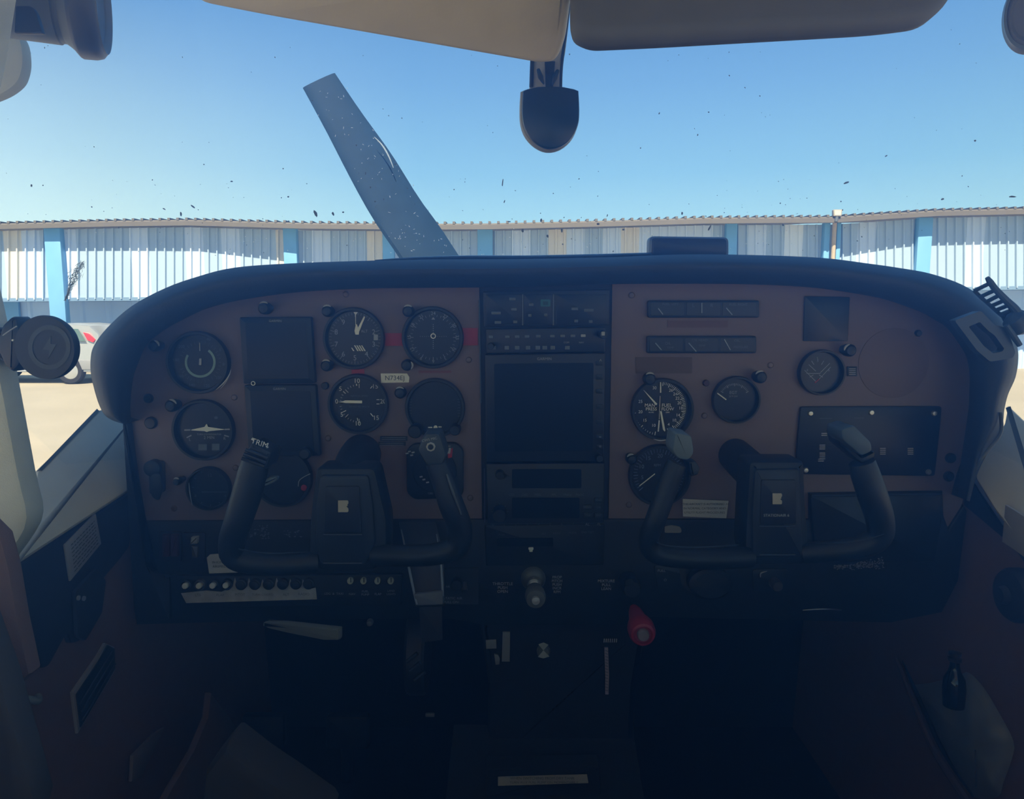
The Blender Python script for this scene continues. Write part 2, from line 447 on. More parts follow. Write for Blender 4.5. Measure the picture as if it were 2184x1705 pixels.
# ------------------------------------------------------------------ propeller and nose
YPR = 2.0
hub = W(1128, 884, YPR)
pr = thing('propeller', 'grey blue propeller blade rising beyond the windshield with worn scratched paint', 'propeller', hub)
def blade(flip):
    o1 = [(648, 190), (700, 285), (752, 385), (800, 470), (853, 548), (930, 665), (1010, 770), (1085, 860)]
    o2 = [(712, 153), (768, 236), (832, 325), (890, 418), (935, 480), (978, 546), (1040, 640), (1100, 740), (1150, 850)]
    def samp(o, t):
        q = spline([Vector((a, b)) for a, b in o], 6); L_ = [0]
        for i in range(1, len(q)): L_.append(L_[-1] + (q[i] - q[i - 1]).length)
        d = t * L_[-1]
        for i in range(1, len(q)):
            if L_[i] >= d: return q[i - 1].lerp(q[i], (d - L_[i - 1]) / max(L_[i] - L_[i - 1], 1e-6))
        return q[-1]
    m = MB(); K = 22; ring = 12
    for k in range(K + 1):
        t = k / K; a, b2 = samp(o1, t), samp(o2, t)
        A, B = W(a.x, a.y, YPR), W(b2.x, b2.y, YPR); tw = .02 + .10 * t
        for i in range(ring):
            an = 2 * math.pi * i / ring; s_ = .5 - .5 * math.cos(an)
            p = A.lerp(B, s_); th = (.006 + .022 * t) * math.sin(an)
            p = p + Vector((0, th + (s_ - .5) * tw, 0))
            if flip: p = hub + (hub - p) * 1.0; p.y = 2 * hub.y - p.y
            m.v.append(p)
    for k in range(K):
        for i in range(ring):
            j = (i + 1) % ring; m.f.append((k * ring + i, k * ring + j, (k + 1) * ring + j, (k + 1) * ring + i))
    m.f.append(tuple(range(ring))); m.f.append(tuple(range(K * ring + ring - 1, K * ring - 1, -1)))
    return m
bl1 = part('blade', blade(False), M['prop'], pr, 'scratched grey blue blade')
part('blade', blade(True), M['prop'], pr)
sc_ = MB()
pts = [(798, 292), (812, 306), (823, 322), (832, 340), (839, 358)]
sc_.tube([W(a, b2, YPR - .022) for a, b2 in pts], [.0004, .0016, .002, .0016, .0006], 6, sq=(1, .3))
part('scratch', sc_, mat('scratch_pale', (.22, .28, .34), .5), bl1)
part('spinner', MB().lathe(hub, [(.16, -.1), (.155, .0), (.13, .1), (.08, .2), (.01, .26)], (0, 1, 0), 32), mat('spinner_white', (.5, .52, .55), .4), pr)
# engine cowling between windshield and propeller
m = MB(); R_ = 13
for y, hw, zt, zb in ((1.64, .50, -.10, -.72), (1.68, .49, -.11, -.70), (1.78, .44, -.13, -.66), (1.9, .34, -.16, -.58)):
    for i in range(24):
        a = 2 * math.pi * i / 24
        cx_, cz_ = XC + hw * math.copysign(abs(math.cos(a)) ** .7, math.cos(a)), CZ + (zt + zb) / 2 + (zt - zb) / 2 * math.copysign(abs(math.sin(a)) ** .7, math.sin(a))
        m.v.append(Vector((cx_, y, cz_)))
for k in range(3):
    for i in range(24):
        j = (i + 1) % 24; m.f.append((k * 24 + i, (k + 1) * 24 + i, (k + 1) * 24 + j, k * 24 + j))
m.f.append(tuple(range(72, 96)))
single('engine_cowling', m, mat('cowl_white', (.45, .47, .5), .4), 'white painted nose cowling in front of the windshield behind the propeller', 'aircraft nose')

# ------------------------------------------------------------------ windshield
def glass_y(x, z):                      # z relative to the eye
    q = abs(x - XC)
    return 1.42 - 1.15 * z - 4.6 * q ** 4
m = MB(); nx, nz = 60, 22
for j in range(nz + 1):
    z = -.34 + (.50 + .34) * j / nz
    for i in range(nx + 1):
        x = XC - .625 + 1.25 * i / nx
        m.v.append(Vector((x, glass_y(x, z), CZ + z)))
for j in range(nz):
    for i in range(nx):
        a = j * (nx + 1) + i; m.f.append((a, a + 1, a + nx + 2, a + nx + 1))
gm = bpy.data.materials.new('windshield_acrylic'); gm.use_nodes = True; t = gm.node_tree; t.nodes.clear()
out = t.nodes.new('ShaderNodeOutputMaterial'); tr = t.nodes.new('ShaderNodeBsdfTransparent'); tr.inputs[0].default_value = (.97, .985, 1, 1)
tl = t.nodes.new('ShaderNodeBsdfTranslucent'); tl.inputs[0].default_value = (.34, .62, .95, 1)
mx = t.nodes.new('ShaderNodeMixShader')
cc = t.nodes.new('ShaderNodeTexCoord')
n1 = t.nodes.new('ShaderNodeTexNoise'); n1.inputs['Scale'].default_value = 6; n1.inputs['Detail'].default_value = 5
t.links.new(cc.outputs['Object'], n1.inputs['Vector'])
r1 = t.nodes.new('ShaderNodeMapRange'); r1.inputs['From Min'].default_value = .3; r1.inputs['From Max'].default_value = .75
r1.inputs['To Min'].default_value = .015; r1.inputs['To Max'].default_value = .05
t.links.new(n1.outputs['Fac'], r1.inputs['Value']); t.links.new(r1.outputs[0], mx.inputs[0])
t.links.new(tr.outputs[0], mx.inputs[1]); t.links.new(tl.outputs[0], mx.inputs[2])
gs = t.nodes.new('ShaderNodeBsdfGlossy'); gs.inputs['Roughness'].default_value = .05
mg = t.nodes.new('ShaderNodeMixShader'); mg.inputs[0].default_value = .02
t.links.new(mx.outputs[0], mg.inputs[1]); t.links.new(gs.outputs[0], mg.inputs[2]); t.links.new(mg.outputs[0], out.inputs[0])
single('window_1', m, gm, kind='structure', angle=180)

# dirt on the glass: many small specks and a smear
def on_glass(px, py, lift=-.003):
    d = ray(px, py); lo, hi = .05, 3.0
    for _ in range(40):
        mid = (lo + hi) / 2; p = d * (mid / d.y)
        if glass_y(p.x, p.z) > p.y: lo = mid
        else: hi = mid
    p = d * ((lo + lift) / d.y); return Vector((p.x, p.y, p.z + CZ))
sm = MB(); rs = random.Random(3)
def speck(px, py, a, b2, ang):
    ca, sa = math.cos(ang), math.sin(ang); q = []
    k = 7
    for i in range(k):
        t_ = 2 * math.pi * i / k; rr_ = rs.uniform(.6, 1.1)
        u, v = a * rr_ * math.cos(t_), b2 * rr_ * math.sin(t_); q.append(on_glass(px + u * ca - v * sa, py + u * sa + v * ca))
    sm.flat(q)
known = [(412, 441, 9, 3, .6), (350, 446, 5, 2, .5), (386, 457, 3, 7, -.2), (67, 396, 4, 4, 0), (494, 387, 4, 2, 0), (95, 102, 1.5, 3, 0), (325, 384, 2, 2, 0),
         (673, 455, 4, 11, -.4), (710, 456, 3, 6, -.4), (732, 453, 3, 3, 0), (615, 420, 3, 3, .2), (604, 360, 2, 2, 0), (600, 422, 2, 2, 0), (616, 472, 3, 2, 0),
         (1366, 316, 2, 2, 0), (1488, 288, 2, 3, .3), (1406, 242, 2, 4, .3), (1072, 390, 2, 12, .1), (1076, 430, 2, 5, .2), (1086, 473, 6, 2, 0), (1154, 470, 3, 6, 0), (1203, 464, 2, 2, 0),
         (1295, 460, 1.5, 4, .2), (1890, 333, 5, 2, -.5), (2080, 300, 4, 3, -.4), (2010, 425, 6, 3, -.4), (2160, 420, 10, 3, 0), (1805, 390, 8, 3, -.4), (1853, 455, 5, 2, -.5), (1115, 492, 4, 5, 0), (1168, 504, 4, 5, 0), (1198, 492, 3, 7, 0),
         (1513, 487, 3, 9, .4), (1670, 480, 3, 4, .6), (1455, 455, 3, 6, .2), (1330, 490, 4, 4, 0), (1276, 478, 5, 4, 0), (843, 350, 2, 3, 0), (760, 310, 2, 3, 0), (780, 370, 2, 5, .1), (790, 400, 2, 3, 0), (800, 430, 3, 2, .3)]
for k_ in known: speck(k_[0], k_[1], k_[2] * .8, k_[3] * .8, k_[4])
for _ in range(260):
    px = rs.uniform(10, 2170); py = rs.choice((rs.uniform(60, 540), rs.uniform(380, 545)))
    a = rs.choice((.7, .9, 1.0, 1.3, 1.8)); speck(px, py, a, a * rs.uniform(.4, 1.1), rs.uniform(0, 3))
single('windshield_specks', sm, mat('dirt_grey', (.24, .28, .32), .9), 'scattered dark dust specks and chips on the windshield', 'dirt', kind='stuff', angle=180)
def dusty(name, col):
    m_ = bpy.data.materials.new(name); m_.use_nodes = True; t = m_.node_tree; t.nodes.clear()
    o_ = t.nodes.new('ShaderNodeOutputMaterial'); a_ = t.nodes.new('ShaderNodeBsdfTranslucent'); b_ = t.nodes.new('ShaderNodeBsdfDiffuse'); x_ = t.nodes.new('ShaderNodeMixShader')
    n_ = t.nodes.new('ShaderNodeTexNoise'); n_.inputs['Scale'].default_value = 80; k_ = t.nodes.new('ShaderNodeTexCoord'); t.links.new(k_.outputs['Object'], n_.inputs['Vector'])
    a_.inputs[0].default_value = col; b_.inputs[0].default_value = col; t.links.new(n_.outputs['Fac'], x_.inputs[0])
    t.links.new(a_.outputs[0], x_.inputs[1]); t.links.new(b_.outputs[0], x_.inputs[2]); t.links.new(x_.outputs[0], o_.inputs[0]); return m_
sm = MB()
for _ in range(90):                                      # pale dust, most of it low on the glass
    px = rs.uniform(60, 1700); py = rs.uniform(488, 545); speck(px, py, rs.uniform(.8, 2.2), .8, rs.uniform(-1, 1))
for _ in range(75):                                     # and fine scratches in line with the propeller blade
    u_ = rs.random(); px = 690 + 215 * u_ + rs.uniform(-45, 60); py = 190 + 350 * u_ + rs.uniform(-20, 20); speck(px, py, rs.uniform(.7, 3.5), rs.uniform(.35, .9), rs.uniform(0, 3))
single('windshield_dust', sm, dusty('pale_dust', (.9, .93, .95, 1)), 'pale dust specks and hairline scratches low on the windshield', 'dust', kind='stuff', angle=180)
sm = MB()
for _ in range(300):                                     # the smear follows a slanted streak
    t_ = rs.random(); w_ = 19 * math.sin(math.pi * min(1, .08 + t_ * .95)) * (1 - .75 * t_)
    px = 176 - 36 * t_ ** .8 + rs.gauss(0, 1) * w_ * .45; py = 560 + 80 * t_ + rs.uniform(-2, 2)
    a = rs.uniform(2, 6); ang = 2.05 + rs.gauss(0, .35)
    ca, sa = math.cos(ang), math.sin(ang); ww = rs.uniform(.25, .6)
    sm.flat([on_glass(px - a * ca - ww * sa, py - a * sa + ww * ca), on_glass(px + a * ca - ww * sa, py + a * sa + ww * ca), on_glass(px + a * ca + ww * sa, py + a * sa - ww * ca), on_glass(px - a * ca + ww * sa, py - a * sa - ww * ca)])
single('smear', sm, dusty('smear_grey', (.62, .64, .60, 1)), 'grey slanted smear on the left of the windshield above the charger', 'smear', angle=180)

# ------------------------------------------------------------------ cabin shell
# roof and headliner, brought forward to keep sun off the panel
m = MB().slab([(XL - .12, -2.0, CZ + .47), (XR + .12, -2.0, CZ + .47), (XR + .12, .74, CZ + .47), (XL - .12, .74, CZ + .47)], .04, 0, toward=(0, 0, -1))
single('ceiling', m, M['greyfab'], kind='structure')
m = MB().slab([(-5.6, -1.35, CZ + .52), (5.6, -1.35, CZ + .52), (5.6, .62, CZ + .52), (-5.6, .62, CZ + .52)], .16, .02, toward=(0, 0, -1))
single('unseen_wing', m, mat('wing_white', (.6, .6, .6), .4), kind='structure')  # wing out of view, added to shade the cabin
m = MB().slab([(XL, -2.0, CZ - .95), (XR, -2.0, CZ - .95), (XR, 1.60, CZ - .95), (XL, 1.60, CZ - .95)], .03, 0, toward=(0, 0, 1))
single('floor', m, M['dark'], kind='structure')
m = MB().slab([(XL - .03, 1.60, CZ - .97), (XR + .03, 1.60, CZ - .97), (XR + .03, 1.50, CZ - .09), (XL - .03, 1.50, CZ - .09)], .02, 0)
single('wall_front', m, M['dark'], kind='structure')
# rear bulkhead, open above for the rear window
m = MB().slab([(-5.6, -1.35, CZ + .52), (5.6, -1.35, CZ + .52), (5.6, .62, CZ + .52), (-5.6, .62, CZ + .52)], .16, .02, toward=(0, 0, -1))
single('unseen_wing', m, mat('wing_white', (.6, .6, .6), .4), kind='structure')  # second copy of the unseen shading wing
m = MB().slab([(XL, -2.0, CZ - .95), (XR, -2.0, CZ - .95), (XR, -2.0, CZ + .06), (XL, -2.0, CZ + .06)], .03, 0)
single('wall_back', m, M['greyfab'], kind='structure')
# side walls: profile in the y-z plane, top follows the sill line
def sidewall(X, sgn, pts, name, m_, th=.03, kind='structure'):
    q = [(X, y, CZ + z) for y, z in pts]
    mb = MB().slab(q, th, 0, toward=(-sgn, 0, 0))
    return single(name, mb, m_, kind=kind)
def yz(px, py, X): p = WX(px, py, X); return (p.y, p.z - CZ)
a = yz(275, 1040, XL); b = yz(20, 1212, XL)
sidewall(XL, -1, [(1.60, -.97), (1.50, -.10), (1.05, a[1] + .02), b, (.45, b[1] + .03), (-2.0, b[1] + .03), (-2.0, -.95)], 'wall_left', M['brown'])
a2 = yz(2060, 1075, XR); b2_ = yz(2184, 1160, XR)
sidewall(XR, 1, [(1.60, -.97), (1.50, -.10), (1.05, a2[1] + .03), b2_, (.45, b2_[1]), (-2.0, b2_[1]), (-2.0, -.95)], 'wall_right', M['brown'])

m = MB().slab([W(a, b, .86) for a, b in [(2230, -60), (2236, 200), (2246, 500), (2240, 800), (2225, 1000), (2215, 1180), (2330, 1260), (2390, 900), (2400, 400), (2370, -60)]], .03, .005, toward=(0, 1, 0))
single('trim_7', m, M['greyfab'], kind='structure')
# left windshield corner trim (beige) between post, sill and glareshield
def wall_panel(px_pts, X, th, bev, name=None, raise_=0., tilt=None):
    q = [WX(a, b2, X + (tilt(a, b2) if tilt else 0)) for a, b2 in px_pts]
    s_ = 1 if X < 0 else -1
    q = [p + Vector((s_ * raise_, 0, 0)) for p in q]
    return MB().slab(q, th, bev, toward=(s_, 0, 0))
def plane_pts(px_pts, A, B, C_, lift=0.):
    nn = (B - A).cross(C_ - A).normalized()
    if nn.dot(Vector((0, 0, CZ)) - A) < 0: nn = -nn
    out = []; e = Vector((0, 0, CZ))
    for p in px_pts:
        d = ray(p[0], p[1]); t_ = (A - e).dot(nn) / d.dot(nn); out.append(e + d * t_ + nn * lift)
    return out
PLA = (WX(276, 1045, XL + .014), WX(20, 1212, XL + .014), WX(150, 935, XL - .055))
tr1 = MB().slab(plane_pts(rnd([(82, 1000, 3), (150, 935, 5), (206, 874, 2), (240, 868, 3), (290, 890, 5), (292, 1034, 3), (276, 1045, 3), (20, 1212, 3), (60, 1105, 5)], 3), *PLA), .012, .005, toward=(1, 0, .5))
single('trim_1', tr1, M['beige'], kind='structure')
m = MB().slab(plane_pts([(82, 1002), (206, 873), (211, 878), (89, 1005)], *PLA, lift=.001), .006, 0, toward=(1, 0, .5))
single('trim_6', m, mat('glass_seal', (.10, .12, .14), .5), kind='structure')
# left door post: upper piece and lower piece of one curved frame
YD = .745
post = [(118, -400), (80, -200), (47, -40), (20, 125), (3, 205), (-12, 330), (-14, 460), (-2, 575), (20, 680), (45, 810), (80, 1000), (98, 1090), (70, 1150), (20, 1213)]
lft = [(-40, 1260), (-90, 1100), (-120, 950), (-140, 800), (-150, 600), (-150, 330), (-140, 150), (-110, -40), (-60, -400)]
q = spline([Vector(p) for p in post], 3) + [Vector(p) for p in lft]
m = MB().slab([W(p.x, p.y, YD) for p in q], .03, .005, toward=(0, 1, 0))
single('trim_2', m, M['greyfab'], kind='structure')
m = MB().tube([W(a, b2, YD) + Vector((-.004, -.0305, 0)) for a, b2 in ((45, -30), (21, 120), (4, 200), (-9, 300))], .0011, 6)
single('trim_3', m, mat('piping_pale', (.42, .44, .42), .6), kind='structure')
# brown lower door frame in front of the post, bottom left
m = MB().slab([W(a, b2, .66) for a, b2 in [(-60, 1085), (0, 1145), (18, 1212), (38, 1330), (62, 1440), (0, 1500), (-90, 1400)]], .02, .004)
single('trim_4', m, M['brown'], kind='structure')
m = MB().slab([W(a, b2, .60) for a, b2 in spline_pts] if False else [W(a, b2, .60) for a, b2 in [(-60, 1300), (0, 1452), (22, 1530), (48, 1620), (75, 1720), (60, 1780), (-80, 1780)]], .03, .006)
single('sill_strip', m, mat('sill_grey', (.085, .075, .07), .8), 'narrow grey door sill strip in the bottom left corner', 'sill strip')
# right side trim
PRA = (WX(2082, 1020, XR - .012), WX(2184, 1167, XR - .012), WX(2184, 896, XR + .055))
tr2 = MB().slab(plane_pts(rnd([(2148, 862), (2184, 896), (2260, 960), (2260, 1230), (2184, 1167), (2120, 1085), (2080, 1020), (2082, 985), (2110, 940), (2140, 905)], 6), *PRA), .012, .005, toward=(-1, 0, .5))
single('trim_5', tr2, M['beige'], kind='structure')
# navy pockets
nv = thing('map_pocket', 'navy vinyl pocket panel on the left side wall below the placard', 'pocket', WX(150, 1300, XL))
part('pocket_panel', wall_panel(rnd([(276, 1048, 4), (20, 1213, 3), (40, 1300, 30), (60, 1390, 20), (72, 1425, 10), (92, 1424, 12), (133, 1350, 6), (140, 1372, 4), (160, 1370, 10), (196, 1310, 20), (207, 1240, 15), (250, 1190, 10), (268, 1165, 6)], 8), XL, .01, .002, raise_=.006), M['navy'], nv)
part('flap', wall_panel(rnd([(137, 1262), (185, 1212), (205, 1240), (196, 1308), (160, 1368), (143, 1360)], 5), XL, .006, .002, raise_=.014), mat('flap_navy', (.024, .033, .058), .6), nv)
part('snap', MB().lathe(WX(134, 1276, XL) + Vector((.018, 0, 0)), [(.003, 0), (.003, .002)], (1, 0, 0), 10), M['alum'], nv)
part('snap', MB().lathe(WX(146, 1277, XL) + Vector((.018, 0, 0)), [(.003, 0), (.003, .002)], (1, 0, 0), 10), M['alum'], nv)
def wall_lines(quad, rows, X, lift, w=.0012, r=(.08, .92)):
    """rows of tiny print inside a quad given by 4 pixel corners: tl, tr, br, bl"""
    mb = MB(); s_ = 1 if X < 0 else -1
    c = [WX(a, b2, X) + Vector((s_ * lift, 0, 0)) for a, b2 in quad]
    for k in range(rows):
        v_ = (k + 1) / (rows + 1); L0 = c[0].lerp(c[3], v_); R0 = c[1].lerp(c[2], v_)
        u = r[0]
        while u < r[1]:
            e = min(u + random.uniform(.05, .13), r[1]); a_, b_ = L0.lerp(R0, u), L0.lerp(R0, e)
            dn = (c[3] - c[0]).normalized() * w
            mb.add([a_, b_, b_ + dn, a_ + dn], [(0, 1, 2, 3)]); u = e + .025
    return mb
pl = thing('placard', 'grey printed placard on the left side wall above the navy pocket', 'placard', WX(160, 1170, XL))
part('plate', wall_panel([(122, 1163), (189, 1096), (201, 1160), (134, 1240)], XL, .003, .0008, raise_=.0095), mat('placard_grey', (.48, .46, .48), .5), pl)
part('lettering', wall_lines([(126, 1160), (187, 1100), (198, 1158), (136, 1233)], 8, XL, .0107), mat('placard_ink', (.05, .05, .07), .6), pl)
ap = thing('air_vent', 'square framed black vent low on the left side wall', 'vent', WX(190, 1460, XL))
part('frame', wall_panel([(149, 1478), (203, 1400), (219, 1372), (238, 1380), (240, 1430), (160, 1565)], XL, .006, .001, raise_=.004), mat('vent_frame', (.36, .33, .32), .5), ap)
part('grille', wall_panel([(154, 1482), (205, 1406), (221, 1376), (236, 1384), (237, 1428), (163, 1552)], XL, .006, .001, raise_=.006), M['black'], ap)
rb = MB()
for t_ in (.3, .55, .8):
    rb.tube([WX(154 + 9 * t_, 1482 + 70 * t_, XL) + Vector((.008, 0, 0)), WX(221 + 16 * t_, 1376 + 50 * t_, XL) + Vector((.008, 0, 0))], .0011, 6)
part('slats', rb, mat('slat_grey', (.05, .06, .08), .5), ap)
single('latch', MB().tube([WX(36, 1490, XL) + Vector((.01, 0, 0)), WX(50, 1496, XL) + Vector((.016, 0, 0)), WX(62, 1486, XL) + Vector((.01, 0, 0))], .004), M['lever'], 'small pale curved clip on the brown left wall', 'clip')
# right wall: navy band, tan placard, knob
m = wall_panel(rnd([(2066, 1000), (2082, 1022), (2120, 1087), (2184, 1167), (2260, 1240), (2260, 1300), (2184, 1180), (2158, 1158), (2062, 1078)], 3), XR, .01, .002, raise_=.005)
single('kick_strip', m, M['navy'], 'dark navy vinyl strip under the beige trim on the right wall', 'trim strip')
pl = thing('placard', 'pale placard on the right wall at the frame edge below the beige trim', 'placard', WX(2175, 1130, XR))
part('plate', wall_panel([(2162, 1077), (2184, 1090), (2230, 1120), (2230, 1210), (2184, 1175), (2155, 1156)], XR, .003, .0008, raise_=.011), mat('placard_tan', (.50, .44, .40), .5), pl)
m = MB().lathe(WX(2184, 1270, XR) + Vector((-.002, 0, 0)), [(.034, 0), (.034, .012), (.03, .018), (.012, .022), (.010, .03)], (-1, 0, 0), 24)
single('handle_boss', m, M['navy'], 'dark round handle boss at the right frame edge on the brown wall', 'handle')

# ------------------------------------------------------------------ glareshield
outer = [(264, 905), (240, 897), (222, 884), (208, 855), (195, 805), (193, 769), (200, 738), (229, 699), (281, 653), (352, 615), (422, 590), (500, 571), (620, 562), (760, 557), (900, 554), (1100, 553), (1300, 549), (1450, 543), (1600, 544), (1750, 550), (1850, 562), (1920, 572), (1985, 584), (2053, 608), (2102, 641), (2147, 685), (2168, 735), (2172, 765), (2166, 805), (2150, 842), (2142, 875), (2137, 910), (2110, 960), (2085, 1010), (2068, 1070)]
inner = [(268, 905), (266, 890), (265, 870), (267, 840), (271, 810), (278, 787), (299, 738), (325, 715), (352, 697), (400, 672), (433, 658), (500, 641), (620, 624), (760, 616), (900, 614), (1100, 612), (1300, 606), (1450, 605), (1600, 606), (1730, 612), (1811, 622), (1870, 632), (1908, 641), (1973, 664), (2010, 684), (2037, 703), (2069, 748), (2080, 775), (2084, 806), (2083, 840), (2082, 870), (2078, 900), (2073, 935), (2063, 1000), (2053, 1064)]
O = spline([Vector(p) for p in outer], 4); I = spline([Vector(p) for p in inner], 4)
m = MB(); rows = []
for o_, i_ in zip(O, I):
    ow = W(o_.x, o_.y, .95); iw = W(i_.x, i_.y, .998)
    # lip: rolls from the top edge towards the seats and back down to the panel
    lip = []
    back = Vector((ow.x * .995 + .0002, 1.32, ow.z - .035 if ow.z > CZ - .05 else ow.z))
    inner2 = Vector((iw.x, 1.02, iw.z))
    K = 9; lip.append(back); lip.append(ow + Vector((0, .10, -.002)))
    eye = Vector((0, 0, CZ))
    for k in range(K + 1):
        t_ = k / K
        p = ow.lerp(iw, t_ * .985)
        Yk = .965 - .045 * math.sin(math.pi / 2 * min(1, t_ / .35)) ** .8 + (.022 * max(0, (t_ - .35) / .65) ** 2)
        d = p - eye; lip.append(eye + d * (Yk / d.y))
    lip.append(inner2); rows.append(lip)
R = len(rows[0])
for r_ in rows: m.v += r_
for a_ in range(len(rows) - 1):
    for b_ in range(R - 1):
        m.f.append((a_ * R + b_, (a_ + 1) * R + b_, (a_ + 1) * R + b_ + 1, a_ * R + b_ + 1))
gsh = thing('glareshield', 'thick padded dark glareshield arching over the whole instrument panel', 'glareshield', W(1160, 553, 1.0))
part('pad', m, M['shield'], gsh, angle=60)
# top deck filling the arch behind the lip
dk = MB(); L0 = [r_[0] for r_ in rows]; top = [p for p in L0 if p.z > CZ - .05]
nfront = len(top); dk.v += top + [Vector((p.x, 1.50, p.z - .02)) for p in top]
for i in range(nfront - 1): dk.f.append((i, i + 1, nfront + i + 1, nfront + i))
part('deck', dk, M['shield'], gsh)
part('crest_sheen', MB().tube([W(a_, b_, 1.04) for a_, b_ in ((800, 556), (900, 551), (1000, 549.5), (1120, 549.5), (1250, 547), (1380, 543), (1480, 540))], [.001, .0022, .003, .003, .003, .0026, .001], 8, sq=(1, 2)), mat('crest_sheen_tone', (.05, .08, .13), .25), gsh)  # sheen along the glareshield crest, drawn as a paler line

# black phone on top of the glareshield
pn = thing('dash_device', 'black rectangular device with a grey rim standing on top of the glareshield', 'electronic device', W(1470, 545, 1.02))
part('case', MB().slab(WP(rnd([(1389, 506), (1551, 508), (1552, 548), (1388, 546)], 9), 1.03), .035, .003), mat('device_black', (.006, .010, .022), .35), pn)
part('rim', MB().slab(WP(rnd([(1385, 503.5), (1555, 506), (1555, 550), (1384, 548)], 11), 1.036), .022, .003), mat('device_rim', (.10, .13, .18), .4), pn, 'grey rim')

# ------------------------------------------------------------------ instrument panel
pan = thing('instrument_panel', 'wide tan metal instrument panel with black centre and lower sections', 'instrument panel', W(1160, 1300, 1.0))
ins = [tuple(p) for p in spline([Vector(p) for p in inner], 2)]
lp = [p for p in ins if p[0] <= 1026]; rp = [p for p in ins if p[0] >= 1300 and p[1] < 1064]
lp[0] = (262, 905)
left_out = [(p[0], p[1] - 6) for p in lp if p[1] < 860] + [(1022, 606), (1028, 1108), (300, 1116), (278, 1100), (262, 905)]
right_out = [(1306, 600)] + [(p[0] + (3 if p[1] > 700 else 0), p[1] - 6) for p in rp] + [(2053, 1070), (2040, 1110), (2010, 1132), (1298, 1108)]
part('panel_plate', MB().slab(WP(left_out, YP), .004), M['tan'], pan, 'left tan plate')
part('panel_plate', MB().slab(WP(right_out, YP), .004), M['tan'], pan, 'right tan plate')
part('center_frame', MB().slab(WP([(1020, 604), (1308, 598), (1298, 1215), (1029, 1215)], YP + .003), .02), M['black'], pan)
# side returns and lower black skirt
low = [(262, 905), (280, 1000), (300, 1112), (1028, 1108), (1298, 1108), (1726, 1108), (1726, 1052), (2012, 1048), (2014, 1100), (2024, 1128), (2056, 1078), (2064, 1090), (2045, 1240), (2010, 1308), (1900, 1330), (1380, 1318), (1340, 1335), (1030, 1335), (960, 1322), (600, 1326), (290, 1334), (284, 1300), (272, 1100)]
part('lower_panel', MB().slab(WP(low, YP - .004), .02, .003), M['black'], pan, 'black lower panel')
part('left_bolster', MB().slab(WP(rnd([(262, 900, 2), (272, 905, 2), (284, 1000, 30), (302, 1112, 20), (318, 1225, 30), (362, 1232, 3), (362, 1322, 3), (292, 1332, 8), (276, 1180, 40), (268, 1000, 20)], 10), YP - .012), .02, .003), mat('bolster_dark', (.011, .019, .034), .6), pan)
sc3 = [(500, 848), (503, 998), (695, 935), (1000, 768), (1003, 1062), (372, 1078), (738, 628), (1100 + 200, 870)]
for a_, b_ in [(500, 848), (503, 998), (700, 935), (1000, 768), (1003, 1062), (372, 1085), (738, 628), (1643, 779), (1502, 887), (1341, 1077), (1347, 630)]:
    p = W(a_, b_, YP); s_ = part('screw', MB().lathe(p, [(.0042, 0), (.0042, .001), (.003, .0022), (.001, .0025)], (0, -1, 0), 14), mat('panel_screw', (.17, .13, .14), .4, .3), pan)

# faint rectangle label outlines on tan paint
def outline_rect(px0, py0, px1, py1, m_, name, w=1.0):
    mb = MB(); c = [W(px0, py0, YP - .0008), W(px1, py0, YP - .0008), W(px1, py1, YP - .0008), W(px0, py1, YP - .0008)]
    for i in range(4): mb.bar(c[i], c[(i + 1) % 4], w * S(1))
    return part(name, mb, m_, pan)
part('engraved_line', MB().bar(W(770, 926, YP - .0008), W(770, 945, YP - .0008), .0009), M['ink'], pan)

# ------------------------------------------------------------------ dial helpers
def disc(mb, px, py, r, y, n=40): mb.flat([W(a_, b_, y) for a_, b_ in circ(px, py, r, n)])
def tickarc(mb, px, py, r1, r2, n, a0, a1, y, w, major=0, r3=None):
    for i in range(n + 1):
        if n == 0: break
        a_ = math.radians(a0 + (a1 - a0) * i / n)   # clock degrees, 0 = up
        rr_ = r3 if (major and i % major == 0) else r1
        w_ = w * 1.6 if (major and i % major == 0) else w
        p = W(px + math.sin(a_) * rr_, py - math.cos(a_) * rr_, y); q = W(px + math.sin(a_) * r2, py - math.cos(a_) * r2, y)
        mb.bar(p, q, w_ * S(1))
def num(mb, px, py, ang, r, s, size, y, rot=0):
    a_ = math.radians(ang); mb.text(s, W(px + math.sin(a_) * r, py - math.cos(a_) * r, y), size * S(1), rot)
def needle(mb, px, py, ang, r0, r1, w0, w1, y):
    a_ = math.radians(ang); dx, dy = math.sin(a_), -math.cos(a_); nx_, ny_ = -dy, dx
    P = [(px + dx * r0 + nx_ * w0, py + dy * r0 + ny_ * w0), (px + dx * r1 + nx_ * w1, py + dy * r1 + ny_ * w1), (px + dx * r1 - nx_ * w1, py + dy * r1 - ny_ * w1), (px + dx * r0 - nx_ * w0, py + dy * r0 - ny_ * w0)]
    mb.slab([W(a, b, y) for a, b in P], .0008)
def dial(px, py, r, name, label, cat='gauge', group=None, out=.012):
    c = W(px, py, YP); t_ = thing(name, label, cat, c, group); s_ = S(YP, py)
    R0 = r * s_
    part('bezel', MB().lathe(c, [(R0 * .98, -.002), (R0 * 1.0, out * .5), (R0 * .97, out), (R0 * .90, out), (R0 * .87, out * .55), (R0 * .87, 0)], (0, -1, 0), 48, caps=False), M['bezel'], t_)
    f_ = MB(); f_.lathe(c, [(R0 * .90, 0), (R0 * .88, .003), (.0005, .003)], (0, -1, 0), 48); part('face', f_, M['dial'], t_)
    return t_
YF = YP - .0036      # just in front of a dial face
G_FL = 'round flight gauges in the tan panel'

